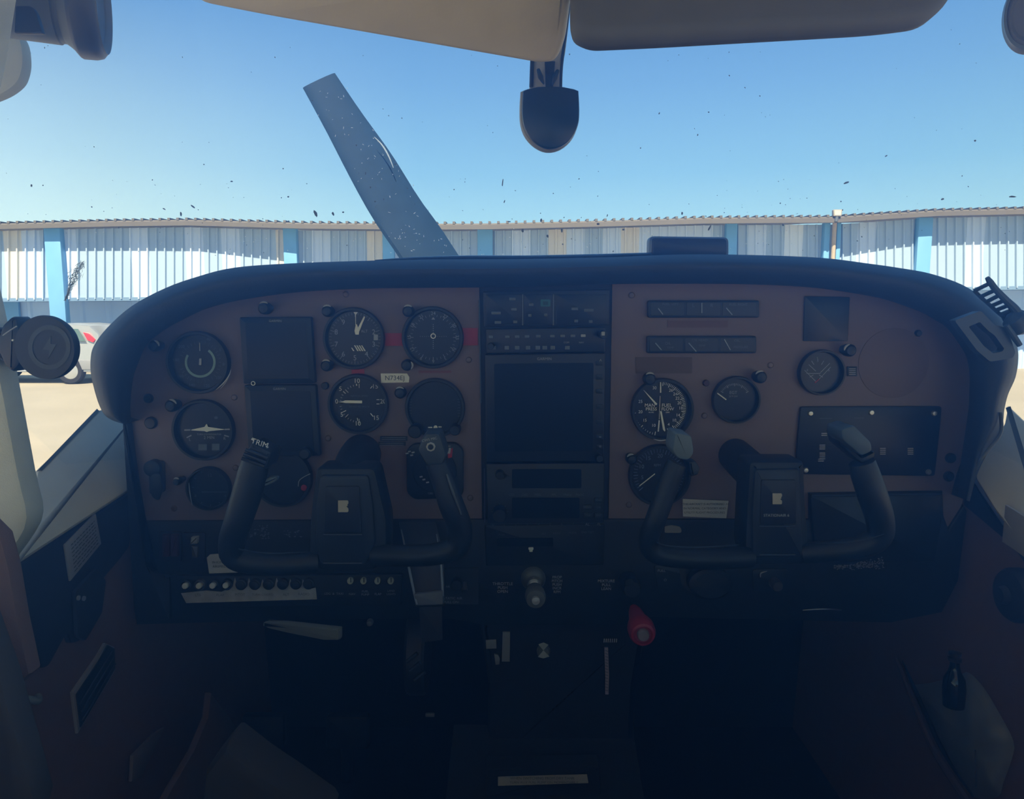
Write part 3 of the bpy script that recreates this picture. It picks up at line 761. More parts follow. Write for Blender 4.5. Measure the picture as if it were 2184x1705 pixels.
# airspeed
t_ = dial(427, 773, 67, 'airspeed_indicator', 'round airspeed gauge at the upper left, pale green arc around its face')
mk = MB(); tickarc(mk, 427, 773, 39, 45, 30, -70, 250, YF, .8); 
for a_, s_ in ((20, '40'), (60, '60'), (95, '80'), (130, '100'), (165, '120'), (200, '140'), (235, '160'), (275, '180'), (310, '200')): num(mk, 427, 773, a_, 52, s_, 9, YF)
part('markings', mk, M['faint'], t_)
ar = MB(); n_ = 30
P1 = [W(427 + 33 * math.sin(math.radians(35 + 265 * i / n_)), 773 - 33 * math.cos(math.radians(35 + 265 * i / n_)), YF) for i in range(n_ + 1)]
P2 = [W(427 + 28 * math.sin(math.radians(35 + 265 * i / n_)), 773 - 28 * math.cos(math.radians(35 + 265 * i / n_)), YF) for i in range(n_ + 1)]
ar.add(P1 + P2, [(i, i + 1, n_ + 2 + i, n_ + 1 + i) for i in range(n_)]); part('speed_arc', ar, M['green'], t_, 'pale green arc')
nd = MB(); needle(nd, 427, 773, 2, -6, 8, 2.5, 2.5, YF - .001); needle(nd, 427, 773, -2, 24, 42, 1, .8, YF - .001); part('needle', nd, M['dimwhite'], t_)
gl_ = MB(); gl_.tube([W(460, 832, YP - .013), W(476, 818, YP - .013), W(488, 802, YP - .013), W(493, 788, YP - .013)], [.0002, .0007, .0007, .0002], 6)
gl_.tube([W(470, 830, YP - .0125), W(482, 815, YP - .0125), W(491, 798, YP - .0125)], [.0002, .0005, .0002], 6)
part('bezel_glint', gl_, M['metal'], t_)  # glint on the bezel drawn as pale slivers

# turn coordinator
t_ = dial(438, 916, 66, 'turn_coordinator', 'round turn gauge with white aeroplane symbol below the airspeed gauge')
mk = MB()
pl_ = [(408, 917), (436, 911), (440, 905), (441.5, 905), (443.5, 911), (478, 916), (478, 917), (446, 920), (441, 922), (436, 920), (408, 918.5)]
mk.slab([W(a, b, YF - .001) for a, b in pl_], .0006)
part('aeroplane_symbol', mk, M['white'], t_)
mk = MB()
for a, b, c, d, w in ((393, 918, 406, 917.5, 3), (479, 916.5, 491, 916, 3), (398, 934, 408, 929, 2.6), (478, 929, 488, 932, 2.6)):
    mk.bar(W(a, b, YF), W(c, d, YF), w * S(1))
mk.text('L', W(405, 938, YF), 9 * S(1)); mk.text('R', W(479, 936, YF), 9 * S(1)); mk.text('2 MIN', W(446, 934, YF), 9 * S(1)); mk.text('TURN COORDINATOR', W(446, 927, YF), 5 * S(1))
part('markings', mk, M['dimwhite'], t_)
mk = MB(); mk.slab(WP(rect(423, 948, 441, 961), YF), .0004); mk.slab(WP(rect(452, 947, 468, 961), YF), .0004); mk.slab(WP(rnd(rect(457, 889, 464, 894), 2), YF), .0004)
part('slip_window', mk, M['faint'], t_)

# clock, lower left
t_ = dial(449, 1040, 47, 'cockpit_clock', 'small round clock at the lower left of the panel', 'clock')
mk = MB(); tickarc(mk, 449, 1040, 36, 40, 12, 0, 360, YF, 1)
mk.text('12', W(447, 1014, YF), 10 * S(1)); mk.text('1', W(468, 1014, YF), 8 * S(1)); mk.bar(W(430, 1050, YF), W(484, 1050, YF), .0007); mk.text('QUARTZ', W(450, 1082, YF), 5 * S(1))
mk.text('8', W(417, 1058, YF), 8 * S(1)); mk.text('4', W(480, 1058, YF), 8 * S(1)); part('markings', mk, M['faint'], t_)
gl_ = MB(); gl_.tube([W(403, 1030, YP - .013), W(405, 1052, YP - .013), W(410, 1078, YP - .013)], [.0003, .0008, .0003], 6); part('bezel_glint', gl_, M['dimwhite'], t_)  # painted glint on the clock bezel

# altimeter
t_ = dial(757, 722, 66, 'altimeter', 'altimeter with two pale hands, left of the round compass gauge')
mk = MB(); tickarc(mk, 757, 722, 50, 55, 50, 0, 360, YF, .5, 5, 46)
for i, s_ in enumerate('0123456789'):
    if s_ in '01': continue
    num(mk, 757, 722, 36 * i, 42, s_, 15, YF)
mk.text('ALT', W(777, 707, YF), 8 * S(1)); mk.slab(WP(rect(797, 714, 806, 726), YF), .0003)
part('markings', mk, M['dimwhite'], t_)
nd = MB()
nd.slab([W(a, b, YF - .001) for a, b in ((757, 712), (765, 710), (779, 676), (776, 675))], .0008); part('long_hand', nd, M['white'], t_)
nd = MB(); nd.slab([W(a, b, YF - .0014) for a, b in ((758, 714), (756, 706), (759, 692), (761, 692), (766, 706), (765, 714))], .0008)
nd.slab([W(a, b, YF - .001) for a, b in ((754, 666), (763, 666), (759, 672), (759, 694), (758, 694), (757.5, 672))], .0008); part('short_hand', nd, M['white'], t_)
st = MB()
for i in range(5): st.slab([W(a, b, YF - .0005) for a, b in ((750 + i * 5, 737), (752.5 + i * 5, 737), (760 + i * 5, 749), (757 + i * 5, 749))] if i else [W(a, b, YF - .0005) for a, b in ((749, 742), (751, 742), (756, 749), (753, 749))], .0004)
part('striped_flag', st, M['white'], t_, 'striped flag')

# heading / course indicator (compass rose)
t_ = dial(924, 720, 66, 'course_indicator', 'round course gauge ringed by compass numbers beside the centre stack')
mk = MB(); tickarc(mk, 924, 720, 44, 49, 36, 0, 360, YF, .6, 3, 42)
for i, s_ in enumerate(('24', '27', '30', '33', 'N', '3', '6', '9', '12', '15', '18', '21')):
    a_ = i * 30; num(mk, 924, 720, a_, 51, s_, 10, YF, -math.radians(a_))
part('compass_rose', mk, M['dimwhite'], t_)
mk = MB()
for i in range(-6, 7):
    if i: mk.bar(W(924 - .8, 718 + i * 4.2, YF), W(924 + .8, 718 + i * 4.2, YF), 1.6 * S(1)); mk.bar(W(924 + i * 4.6 - .5, 718, YF), W(924 + i * 4.6 + .5, 718, YF), 1.2 * S(1))
mk.slab([W(924, 676, YF), W(920, 682, YF), W(928, 682, YF)], .0004)
part('dots', mk, M['dimwhite'], t_)
rg = MB(); rg.lathe(W(924, 717, YF), [(.0036, 0), (.0036, .0008), (.0025, .0008), (.0025, 0)], (0, -1, 0), 24, caps=False); part('centre_ring', rg, M['white'], t_)

# vertical speed
t_ = dial(766, 861, 65, 'vertical_speed_indicator', 'round climb gauge numbered 0 to 20 below the altimeter')
mk = MB(); tickarc(mk, 766, 861, 38, 42, 10, -90, -180, YF, .6, 5, 33); tickarc(mk, 766, 861, 38, 42, 10, -90, 0, YF, .6, 5, 33)
for a_, b_, s_ in ((761, 813, '10'), (726, 830, '5'), (718, 857, '0'), (729, 885, '5'), (763, 904, '10'), (800, 825, '15'), (817, 857, '20'), (802, 892, '15')): mk.text(s_, W(a_, b_, YF), 13.5 * S(1))
for a, b, c, d in ((790, 829, 794, 824), (790, 882, 796, 889), (803, 853, 809, 853), (803, 862, 809, 862), (762, 892, 763, 898), (760, 819, 761, 823), (732, 835, 737, 840), (732, 879, 738, 876)): mk.bar(W(a, b, YF), W(c, d, YF), 1.5 * S(1))
part('markings', mk, M['white'], t_)
mk = MB(); mk.text('VERTICAL SPEED', W(766, 845, YF), 5 * S(1)); mk.text('100 FEET PER MINUTE', W(766, 868, YF), 4.5 * S(1)); part('small_print', mk, M['faint'], t_)
nd = MB(); nd.slab([W(a, b, YF - .001) for a, b in ((722, 858), (732, 856), (736, 854.5), (772, 855), (772, 860.5), (736, 860), (732, 859))], .0008); part('needle', nd, M['white'], t_)

# dark attitude display
t_ = dial(929, 869, 64, 'attitude_indicator', 'dark round attitude gauge with two knobs beneath, beside the centre stack')
for a, b, q in ((888, 917, 15), (972, 914, 12)):
    part('knob', MB().lathe(W(a, b, YP - .004), [(q * S(1), 0), (q * S(1), .014), (q * S(1) * .8, .018), (.001, .018)], (0, -1, 0), 24), M['bezel'], t_)
mk = MB()
for i in range(7): mk.bar(W(872, 852 + i * 6, YF), W(878, 852 + i * 6, YF), 1 * S(1)); mk.bar(W(976, 852 + i * 6, YF), W(982, 852 + i * 6, YF), 1 * S(1))
part('markings', mk, M['faint'], t_)
mk = MB(); mk.bar(W(913, 912, YF - .002), W(922, 912, YF - .002), 2.2 * S(1)); mk.bar(W(935, 911, YF - .002), W(942, 911, YF - .002), 2.2 * S(1))
mk.lathe(W(929, 912, YF - .001), [(.0028, 0), (.0028, .001), (.0016, .001)], (0, -1, 0), 14); part('aeroplane_symbol', mk, M['white'], t_)

# square rounded directional unit behind the yoke
c = W(927, 1005, YP); t_ = thing('navigation_indicator', 'black rounded square gauge behind the right horn of the left yoke', 'gauge', c)
part('bezel', MB().slab(WP(rnd([(880, 947), (972, 945), (988, 960), (988, 1055), (975, 1064), (884, 1067), (867, 1052), (866, 962)], 8), YP - .012), .012, .003), M['bezel'], t_)
part('face', MB().lathe(W(927, 1005, YP - .012), [(.030, 0), (.029, .001), (.001, .001)], (0, -1, 0), 36), M['dial'], t_)
mk = MB(); mk.bar(W(947, 952, YP - .0135), W(961, 952, YP - .0135), 1.6 * S(1)); mk.slab(WP([(949, 956), (962, 956), (960, 968), (952, 968)], YP - .0135), .0005); part('flag', mk, M['label'], t_, 'pale flag')
mk = MB(); mk.slab(WP([(955, 964), (966, 955), (964, 976), (956, 978)], YP - .0132), .0005); part('warning_flag', mk, M['red'], t_, 'red flag')
mk = MB()
for a, b in ((868, 968), (873, 964), (878, 972), (881, 966), (898, 1018), (904, 1024), (912, 1030)): mk.bar(W(a - 3, b, YP - .0135), W(a + 3, b - 1, YP - .0135), 3 * S(1))
mk.text('OBS', W(918, 1053, YP - .0135), 6 * S(1)); part('markings', mk, M['dimwhite'], t_)
# round gauge behind the left yoke
t_ = dial(606, 1018, 63, 'engine_gauge', 'dark round gauge half hidden behind the left horn of the left yoke')
mk = MB(); mk.slab(WP(circ(648, 1041, 6.5, 16), YF - .001), .0008); part('warning_lamp', mk, M['red'], t_, 'red spot')
mk = MB(); mk.tube([W(636, 1038, YP - .014), W(638, 1026, YP - .014), W(648, 1018, YP - .014), W(662, 1011, YP - .014)], .0006, 6); part('cover_edge', mk, M['dimwhite'], t_)

# ------------------------------------------------------------------ two stacked dark square displays
def square_unit(pts, label, txt, tx, ty, dot=None, th=.012):
    cx_, cy_ = sum(p[0] for p in pts) / 4, sum(p[1] for p in pts) / 4
    t_ = thing('flight_display', label, 'display', W(cx_, cy_, YP), 'dark square displays left of the altimeter')
    part('housing', MB().slab(WP(rnd(pts, 4), YP - th), th, .002), M['bezel'], t_)
    ins_ = [(cx_ + (a - cx_) * .84, cy_ + 1 + (b - cy_) * .84) for a, b in pts]
    part('screen', MB().slab(WP(rnd(ins_, 3), YP - th - .0006), .001), M['screen'], t_)
    mk = MB(); mk.text(txt, W(tx, ty, YP - th - .0008), 7 * S(1)); part('lettering', mk, M['dimwhite'], t_)
    return t_
t1_ = square_unit([(510, 677), (663, 676), (672, 818), (518, 819)], 'upper of the two dark square displays left of the altimeter', 'GARMIN', 587, 685)
t2_ = square_unit([(520, 822), (673, 821), (683, 973), (530, 976)], 'lower of the two dark square displays, behind the yoke trim switch', 'GARMIN', 596, 830)
rg = MB(); rg.lathe(W(540, 818, YP - .0128), [(.0030, 0), (.0030, .0006), (.0020, .0006), (.002, 0)], (0, -1, 0), 18, caps=False); part('power_button', rg, M['white'], t1_, 'white ring')
part('knob', MB().lathe(W(655, 965, YP - .012), [(.008, 0), (.008, .012), (.006, .014), (.001, .014)], (0, -1, 0), 20), M['bezel'], t2_)

# ------------------------------------------------------------------ tape and labels on the left panel
def tape(pts, m_, label, y=.0012, cat='tape', name='tape_strip', group='red orange tape marks on the tan panel'):
    return single(name, MB().slab(WP(pts, YP - y), y * .8), m_, label, cat, group)
tape(rect(818, 711, 862, 738), M['redtape'], 'red tape patch between altimeter and course gauge')
tape(rect(986, 700, 1019, 737), M['redtape'], 'red tape patch between course gauge and centre stack')
tape(rect(750, 788, 777, 803), M['redtape'], 'small red tape patch between altimeter and climb gauge')
tape(rect(893, 791, 962, 796), mat('tape_dull', (.20, .06, .06), .6), 'thin dull red tape line under the course gauge')
tt = thing('registration_label', 'white cut corner label reading N734EJ under the altimeter', 'label', W(843, 806, YP))
part('label_paper', MB().slab(WP([(812, 797), (868, 797), (873, 805), (872, 816), (813, 817)], YP - .0012), .001), mat('label_bright', (.85, .85, .82), .6), tt)
mk = MB(); mk.text('N734EJ', W(842, 807, YP - .0014), 14 * S(1)); part('lettering', mk, M['ink'], tt)
for a, b, lab in ((811, 931, 'upper of two black embossed label strips under the climb gauge'), (807, 943, 'lower of two black embossed label strips under the climb gauge')):
    tt = thing('label_strip', lab, 'label', W(a + 30, b + 5, YP), 'black embossed strips beside the yoke shaft')
    part('strip', MB().slab(WP(rect(a, b, a + 58, b + 10 - (2 if a == 807 else 0)), YP - .0015), .0013), M['black'], tt)
    mk = MB()
    for r_ in (3, 7): mk.bar(W(a + 3, b + r_, YP - .0017), W(a + 54, b + r_, YP - .0017), .8 * S(1))
    part('lettering', mk, M['dimwhite'], tt)

# post lights (small hooded lamps)
def post_light(px, py, r, label, ang=30, y=YP):
    c = W(px, py, y); s_ = S(y, py); t_ = thing('post_light', label, 'lamp', c, 'small hooded post lights around the gauges')
    part('post', MB().lathe(c, [(r * s_ * .75, 0), (r * s_ * .75, .008), (r * s_, .010), (r * s_, .020), (r * s_ * .7, .024), (.0005, .025)], (0, -1, 0), 22), M['bezel'], t_)
    mb = MB(); a0 = math.radians(ang)
    mb.tube([c + Vector((math.sin(a0 + k * .35) * r * s_, -.021, math.cos(a0 + k * .35) * r * s_)) for k in (-2, -1, 0, 1, 2)], [.0004, .0013, .0016, .0013, .0004], 6)
    part('hood', mb, mat('hood_glint', (.42, .44, .46), .5), t_, 'painted shine on the hood edge')  # hood shine put into a pale plain colour
for a, b, r_, lab, an in ((343, 737, 12, 'post light with a bright hood left of the airspeed gauge', 50), (379, 862, 13, 'post light between airspeed and turn gauges', 30),
                      (574, 658, 13, 'post light above the upper square display', 0), (706, 664, 12, 'post light at the upper left of the altimeter', 0),
                      (875, 664, 12, 'post light at the upper left of the course gauge', 0), (872, 777, 12, 'post light at the lower left of the course gauge', 90),
                      (704, 778, 12, 'post light at the lower left of the altimeter', 0), (858, 835, 12, 'post light at the upper left of the attitude gauge', 0),
                      (391, 1021, 8, 'tiny post light at the upper left of the clock', 0),
                      (1380, 806, 13, 'post light with a bright hood on the manifold pressure gauge', 0), (1612, 802, 13, 'post light with a bright hood at the upper right of the small temperature gauge', -20),
                      (1342, 974, 11, 'post light at the upper left of the right tachometer', -20), (1799, 746, 13, 'post light at the upper right of the suction gauge', -50)):
    post_light(a, b, r_, lab, an)
def plug(px, py, r, label, name='hole_plug', m_=None):
    return single(name, MB().lathe(W(px, py, YP), [(r * S(1), -.001), (r * S(1), .003), (r * S(1) * .8, .005), (.001, .0052)], (0, -1, 0), 22), m_ or M['bezel'], label, 'plug', 'round black plugs in the tan panel')
plug(318, 850, 10, 'upper black plug left of the turn gauge'); plug(323, 902, 13, 'lower larger black plug left of the turn gauge')
plug(694, 823, 8, 'small black plug at the upper left of the climb gauge'); plug(1505, 817, 7, 'small dark plug between manifold and temperature gauges', m_=mat('dull_red_plug', (.06, .02, .03), .5))
plug(2026, 977, 11, 'upper of two black plugs at the right edge of the panel'); plug(2022, 1016, 11, 'lower of two black plugs at the right edge of the panel')
plug(1957, 711, 7, 'small plug at the upper right of the round blank cover')
# ignition key lock area on the far left
t_ = thing('ignition_switch', 'dark key switch with hanging keys at the lower left edge of the panel', 'switch', W(330, 1010, YP))
part('lock_body', MB().lathe(W(332, 996, YP), [(.011, 0), (.011, .012), (.007, .014), (.001, .014)], (0, -1, 0), 24), M['bezel'], t_)
part('bracket', MB().slab(WP(rnd([(316, 985), (350, 983), (352, 1050), (318, 1056)], 8), YP - .004), .004, .001), mat('switch_plate', (.035, .035, .055), .5), t_)
part('key', MB().slab(WP(rnd([(322, 1012), (342, 1010), (346, 1045), (338, 1070), (324, 1062), (318, 1040)], 7), YP - .018), .004, .001), M['black'], t_)

# ------------------------------------------------------------------ centre radio stack
def unit(name, label, pts, th=.014, cat='radio', m_='bezel', bev=.0015):
    cx_ = sum(p[0] for p in pts) / len(pts); cy_ = sum(p[1] for p in pts) / len(pts)
    t_ = thing(name, label, cat, W(cx_, cy_, YP)); part('faceplate', MB().slab(WP(rnd(pts, 3), YP - th), th, bev), M[m_], t_); return t_
def knob(px, py, r, parent, y, h=.014, m_=None, name='knob', label=None):
    s_ = S(1); mb = MB(); mb.lathe(W(px, py, y), [(r * s_, 0), (r * s_, h * .8), (r * s_ * .85, h), (.0005, h)], (0, -1, 0), 24)
    return part(name, mb, m_ or M['bezel'], parent, label)
def txt(items, y, parent, m_, name='lettering'):
    mb = MB()
    for s_, a, b, z in items: mb.text(s_, W(a, b, y), z * S(1))
    return part(name, mb, m_, parent)
dg_ = mat('display_glass_dark', (.010, .045, .065), .2, var=.3, scale=15)
a1 = unit('autopilot_panel', 'row of dark control units at the very top of the centre stack', [(1030, 622), (1300, 618), (1299, 694), (1032, 697)], .010, 'control panel', bev=.001)
YA = YP - .0104
for x0, x1 in ((1036, 1113), (1117, 1178), (1186, 1294)):
    part('module', MB().slab(WP(rnd(rect(x0, 628, x1, 692), 2), YA), .002, .0006), mat('module_dark', (.007, .016, .030), .4), a1)
for a, b, w_ in ((1058, 668, 20), (1093, 638, 14), (1096, 660, 12), (1062, 690 - 2, 14), (1099, 687, 9), (1133, 650, 10), (1130, 673, 7), (1164, 672, 7), (1226, 659, 14), (1256, 662, 20), (1229, 685, 8), (1260, 686, 8)):
    mk = part('button', MB().slab(WP(rnd(rect(a - w_ / 2, b - 3, a + w_ / 2, b + 3), 1), YA - .002), .002, .0005), M['faint'], a1)
mk = MB(); mk.slab(WP(rnd(rect(1153, 639, 1174, 654), 2), YA - .0015), .001); sq_ = part('indicator', mk, mat('teal_indicator', (.03, .17, .20), .4), a1, 'teal square light')
mk = MB(); mk.slab(WP(rect(1158, 643, 1169, 651), YA - .002), .0006); part('indicator_core', mk, mat('teal_dark', (.01, .05, .07), .4), sq_)
part('divider', MB().slab(WP(rect(1113.5, 628, 1116, 694), YA - .001), .0015), M['faint'], a1); part('divider', MB().slab(WP(rect(1179, 628, 1181.5, 694), YA - .001), .0015), M['faint'], a1)
a2 = unit('audio_panel', 'slim audio panel with two rows of small buttons in the centre stack', [(1036, 702), (1292, 698), (1291, 751), (1038, 755)], .013, 'control panel')
YA = YP - .0134
for i, a in enumerate((1047, 1082, 1103, 1124, 1148, 1178, 1200, 1222, 1244)):
    b = 719 - (i * .3); part('button', MB().slab(WP(rnd(rect(a - 5, b - 3, a + 5, b + 2.5), 1), YA - .0015), .0016, .0004), M['faint'] if i != 8 else M['dimwhite'], a2)
for i, a in enumerate((1053, 1081, 1103, 1126, 1147, 1162, 1179, 1210)):
    part('button', MB().slab(WP(rnd(rect(a - 5, 738, a + 5, 746), 1), YA - .0015), .0016, .0004), M['faint'], a2)
knob(1047, 738, 7, a2, YA); knob(1285, 713, 9, a2, YA)
txt([('PWR', 1286, 712, 8), ('COM', 1208, 731, 5), ('NAV', 1240, 731, 5)], YA - .002, a2, M['dimwhite'])
part('indicator', MB().slab(WP(rect(1283, 708, 1290, 716), YA - .0145), .0006), M['dimwhite'], a2)
def led(x, y): pass
a3 = unit('moving_map_display', 'large dark blank map screen filling the middle of the centre stack', [(1034, 757), (1291, 753), (1288, 984), (1037, 986)], .018, 'display')
part('screen', MB().slab(WP(rnd([(1054, 776), (1266, 774), (1264, 962), (1056, 964)], 4), YP - .0188), .002), M['screen'], a3)
txt([('GARMIN', 1161, 766, 8)], YP - .0185, a3, M['dimwhite'])
for b in (775, 805, 835, 868, 900, 932, 954): part('button', MB().slab(WP(rnd(rect(1272, b - 5, 1286, b + 5), 2), YP - .0195), .003, .0005), mat('key_dark', (.012, .024, .042), .45), a3)
txt([('-', 1280, 931, 18), ('*', 1280, 955, 12), ('^', 1281, 771, 12)], YP - .0202, a3, M['dimwhite'])
knob(1277, 975, 8, a3, YP - .018, .012)
a4 = unit('navigation_radio', 'dark navigator radio with key row and knob below the map screen', [(1036, 990), (1290, 988), (1288, 1116), (1040, 1118)], .016)
part('screen', MB().slab(WP(rnd(rect(1092, 1001, 1240, 1042), 3), YP - .0166), .001), M['screen'], a4); part('screen', MB().slab(WP(rnd(rect(1092, 1062, 1236, 1106), 3), YP - .0166), .001), M['screen'], a4)
for i, s_ in enumerate(('CDI', 'OBS', 'MSG', 'FPL', 'VNAV', 'PROC')): txt([(s_, (1091, 1119, 1147, 1182, 1210, 1237)[i], 1056, 7)], YP - .0165, a4, M['faint'])
knob(1066, 1092, 15, a4, YP - .016, .02); knob(1066, 1010, 9, a4, YP - .016, .014)
mk = MB(); tickarc(mk, 1066, 1092, 15, 18, 8, 0, 360, YP - .0165, 1.5); part('markings', mk, M['faint'], a4)
for s_, a, b in (('MENU', 1253, 1083), ('DIR', 1277, 1083), ('CLR', 1254, 1100), ('ENT', 1277, 1100), ('RNG', 1277, 1068)):
    part('button', MB().slab(WP(rnd(rect(a - 9, b - 5, a + 9, b + 5), 1.5), YP - .018), .003, .0005), MATS['key_dark'], a4); txt([(s_, a, b, 6)], YP - .0183, a4, M['faint'])
mk = MB()
for i in range(8): mk.text(str(i), W(1051 + i * 24.5, 1121 - i * .4, YP - .0065), 7 * S(1))
a5 = unit('transponder', 'low dark unit at the bottom of the centre stack above the throttle', [(1034, 1121), (1290, 1119), (1288, 1206), (1036, 1208)], .006, 'radio')
part('lettering', mk, M['faint'], a5)
txt([('AL', 1253, 1119, 8), ('FL', 1278, 1119, 8)], YP - .0067, a5, M['dimwhite']); txt([('PUSH', 1070, 1141, 6), ('ALT', 1160, 1139, 6), ('IDENT', 1188, 1138, 6), ('MODE', 1221, 1137, 6), ('GND TEST', 1253, 1136, 6)], YP - .0067, a5, M['faint'])
part('display_window', MB().slab(WP(rnd(rect(1060, 1148, 1180, 1166), 2), YP - .0066), .001), M['screen'], a5)
wt = MB(); wt.slab(WP(rnd(rect(1127, 1169, 1138, 1174), 2), YP - .010), .004, .001); wt.slab(WP(rnd(rect(1129, 1174, 1136, 1178), 1), YP - .009), .003, .0006)
part('toggle', wt, mat('toggle_pale', (.85, .88, .8), .5), a5, 'pale toggle')
part('side_rail', MB().tube([W(1022, 640, YP - .006), W(1026, 860, YP - .006)], .0010, 6), mat('rail_edge', (.05, .09, .13), .35), a3); part('side_rail', MB().tube([W(1033, 1000, YP - .019), W(1034, 1115, YP - .019)], .0007, 6), mat('rail_edge2', (.05, .06, .13), .35), a4)

# ------------------------------------------------------------------ right half instruments
def cluster(x0, y0, x1, y1, label, needles, words_, sk=0):
    t_ = thing('gauge_cluster', label, 'gauge', W((x0 + x1) / 2, (y0 + y1) / 2, YP), 'long triple gauge strips on the right panel')
    part('housing', MB().slab(WP(rnd(rect(x0, y0, x1, y1), 5), YP - .008), .008, .002), M['bezel'], t_)
    for k in range(3):
        a0 = x0 + 6 + k * (x1 - x0 - 8) / 3; part('face', MB().slab(WP(rnd(rect(a0, y0 + 5, a0 + (x1 - x0) / 3 - 8, y1 - 5), 3), YP - .0085), .001), M['dial'], t_)
    for a, b, c, d in needles: part('needle', MB().bar(W(a, b, YP - .010), W(c, d, YP - .010), 2.0 * S(1)), mat('needle_mid', (.30, .38, .45), .5), t_)
    txt(words_, YP - .0088, t_, M['faint']); return t_
cluster(1382, 641, 1620, 678, 'upper of the two long triple gauge strips on the right panel', ((1404, 658, 1414, 671), (1497, 646, 1497, 668), (1549, 657, 1562, 672)), (('FUEL  LEFT', 1430, 649, 7), ('L', 1479, 652, 10), ('R', 1518, 652, 10), ('FUEL RIGHT', 1575, 650, 7)))
cluster(1380, 717, 1614, 754, 'lower of the two long triple gauge strips on the right panel', ((1398, 732, 1411, 747), (1469, 732, 1485, 750), (1545, 724, 1558, 747)), (('OIL', 1425, 733, 8), ('TEMP', 1430, 742, 6), ('CYL HEAD', 1492, 726, 7), ('TEMP', 1497, 738, 6), ('OIL', 1572, 727, 8), ('PRESSURE', 1580, 741, 7)))
tape(rect(1424, 684, 1552, 699), mat('faint_label_tan', (.15, .085, .075), .6), 'faint tan label strip between the two triple gauge strips', cat='label', name='label_strip', group=None)
tape(rect(1356, 762, 1476, 797), mat('old_label_olive', (.115, .075, .045), .6), 'dull olive blank label above the manifold pressure gauge', cat='label', name='blank_label', group=None)
t_ = dial(1410, 872, 67, 'manifold_pressure_gauge', 'bright marked manifold pressure and fuel flow gauge', out=.014)
mk = MB(); tickarc(mk, 1407, 870, 55, 60, 24, -170, -35, YF, .9, 6, 52); tickarc(mk, 1407, 870, 50, 56, 40, 8, 160, YF, 1.0, 4, 47)
for s_, a, b in (('30', 1396, 828), ('25', 1366, 857), ('20', 1366, 879), ('15', 1375, 897), ('10', 1394, 908), ('26', 1431, 833), ('24', 1440, 841), ('22', 1445, 850), ('20', 1449, 860), ('18', 1452, 871), ('14', 1446, 886), ('10', 1438, 897), ('4', 1426, 906)): mk.text(s_, W(a, b, YF), 9 * S(1))
mk.text('MAN', W(1386, 865, YF), 10 * S(1)); mk.text('PRESS', W(1389, 873, YF), 9.5 * S(1)); mk.text('FUEL', W(1422, 865, YF), 10 * S(1)); mk.text('FLOW', W(1424, 873, YF), 9.5 * S(1)); mk.text('IN HG', W(1389, 880, YF), 4 * S(1)); mk.text('GPH', W(1424, 880, YF), 4 * S(1))
part('markings', mk, M['white'], t_)
mk = MB(); mk.bar(W(1409, 814, YF - .0006), W(1409, 838, YF - .0006), 2.6 * S(1)); mk.bar(W(1408, 845, YF - .0006), W(1406, 895, YF - .0006), .8 * S(1)); mk.bar(W(1406, 897, YF - .0006), W(1404, 921, YF - .0006), 2.6 * S(1)); part('centre_line', mk, M['white'], t_)
nd = MB(); nd.slab([W(a, b, YF - .0012) for a, b in ((1372, 832), (1374, 833), (1402, 862), (1399, 865))], .0008); nd.slab([W(a, b, YF - .0012) for a, b in ((1408, 878), (1411, 877), (1419, 918), (1418, 921), (1414, 917))], .0008); part('needles', nd, M['white'], t_)
gl_ = MB(); gl_.tube([W(1394, 937, YP - .015), W(1408, 940, YP - .015), W(1424, 938, YP - .015)], [.0002, .0008, .0002], 6); part('bezel_glint', gl_, M['metal'], t_)  # painted glint at the foot of the bezel
t_ = dial(1567, 852, 51, 'temperature_gauge', 'smaller round exhaust temperature gauge with one short needle', out=.012)
mk = MB(); tickarc(mk, 1567, 852, 30, 34, 20, -60, 60, YF, .8, 5, 28); mk.text('EGT', W(1564, 838, YF), 9 * S(1)); mk.text('25°F DIV', W(1564, 846, YF), 5 * S(1)); part('markings', mk, M['dimwhite'], t_)
nd = MB(); nd.bar(W(1530, 839, YF - .001), W(1549, 853, YF - .001), 2.4 * S(1)); part('needle', nd, M['white'], t_)
t_ = dial(1405, 1012, 67, 'tachometer', 'tachometer half hidden behind the left horn of the right yoke')
mk = MB(); tickarc(mk, 1405, 1012, 46, 54, 35, -130, 130, YF, .8, 5, 44)
for s_, a, b in (('5', 1370, 1019), ('10', 1368, 996), ('15', 1382, 978), ('20', 1408, 973), ('25', 1430, 985)): mk.text(s_, W(a, b, YF), 12 * S(1))
mk.text('RPM', W(1402, 993, YF), 8 * S(1)); part('markings', mk, mat('tach_blue_white', (.25, .33, .5), .6), t_)
nd = MB(); nd.bar(W(1364, 1037, YF - .001), W(1397, 1011, YF - .001), 2 * S(1)); part('needle', nd, M['white'], t_)
t_ = dial(1748, 794, 49, 'suction_gauge', 'round vacuum gauge under the blank square on the far right')
mk = MB()
for a, b, c, d in ((1716, 790, 1741, 815), (1741, 815, 1772, 783), (1720, 797, 1750, 797), (1725, 778, 1740, 792), (1770, 775, 1750, 795), (1743, 762, 1745, 772), (1752, 778, 1757, 770), (1736, 778, 1731, 770), (1727, 805, 1735, 800), (1755, 805, 1747, 800)): mk.bar(W(a, b, YF), W(c, d, YF), 1.3 * S(1))
mk.text('5', W(1744, 770, YF), 8 * S(1)); mk.text('4', W(1722, 790, YF), 7 * S(1)); mk.text('6', W(1768, 790, YF), 7 * S(1)); part('markings', mk, mat('suction_marks', (.34, .42, .5), .6), t_)
mk = MB(); mk.bar(W(1738, 817, YF - .0005), W(1747, 809, YF - .0005), 2 * S(1)); part('red_line', mk, M['red'], t_, 'short red line')
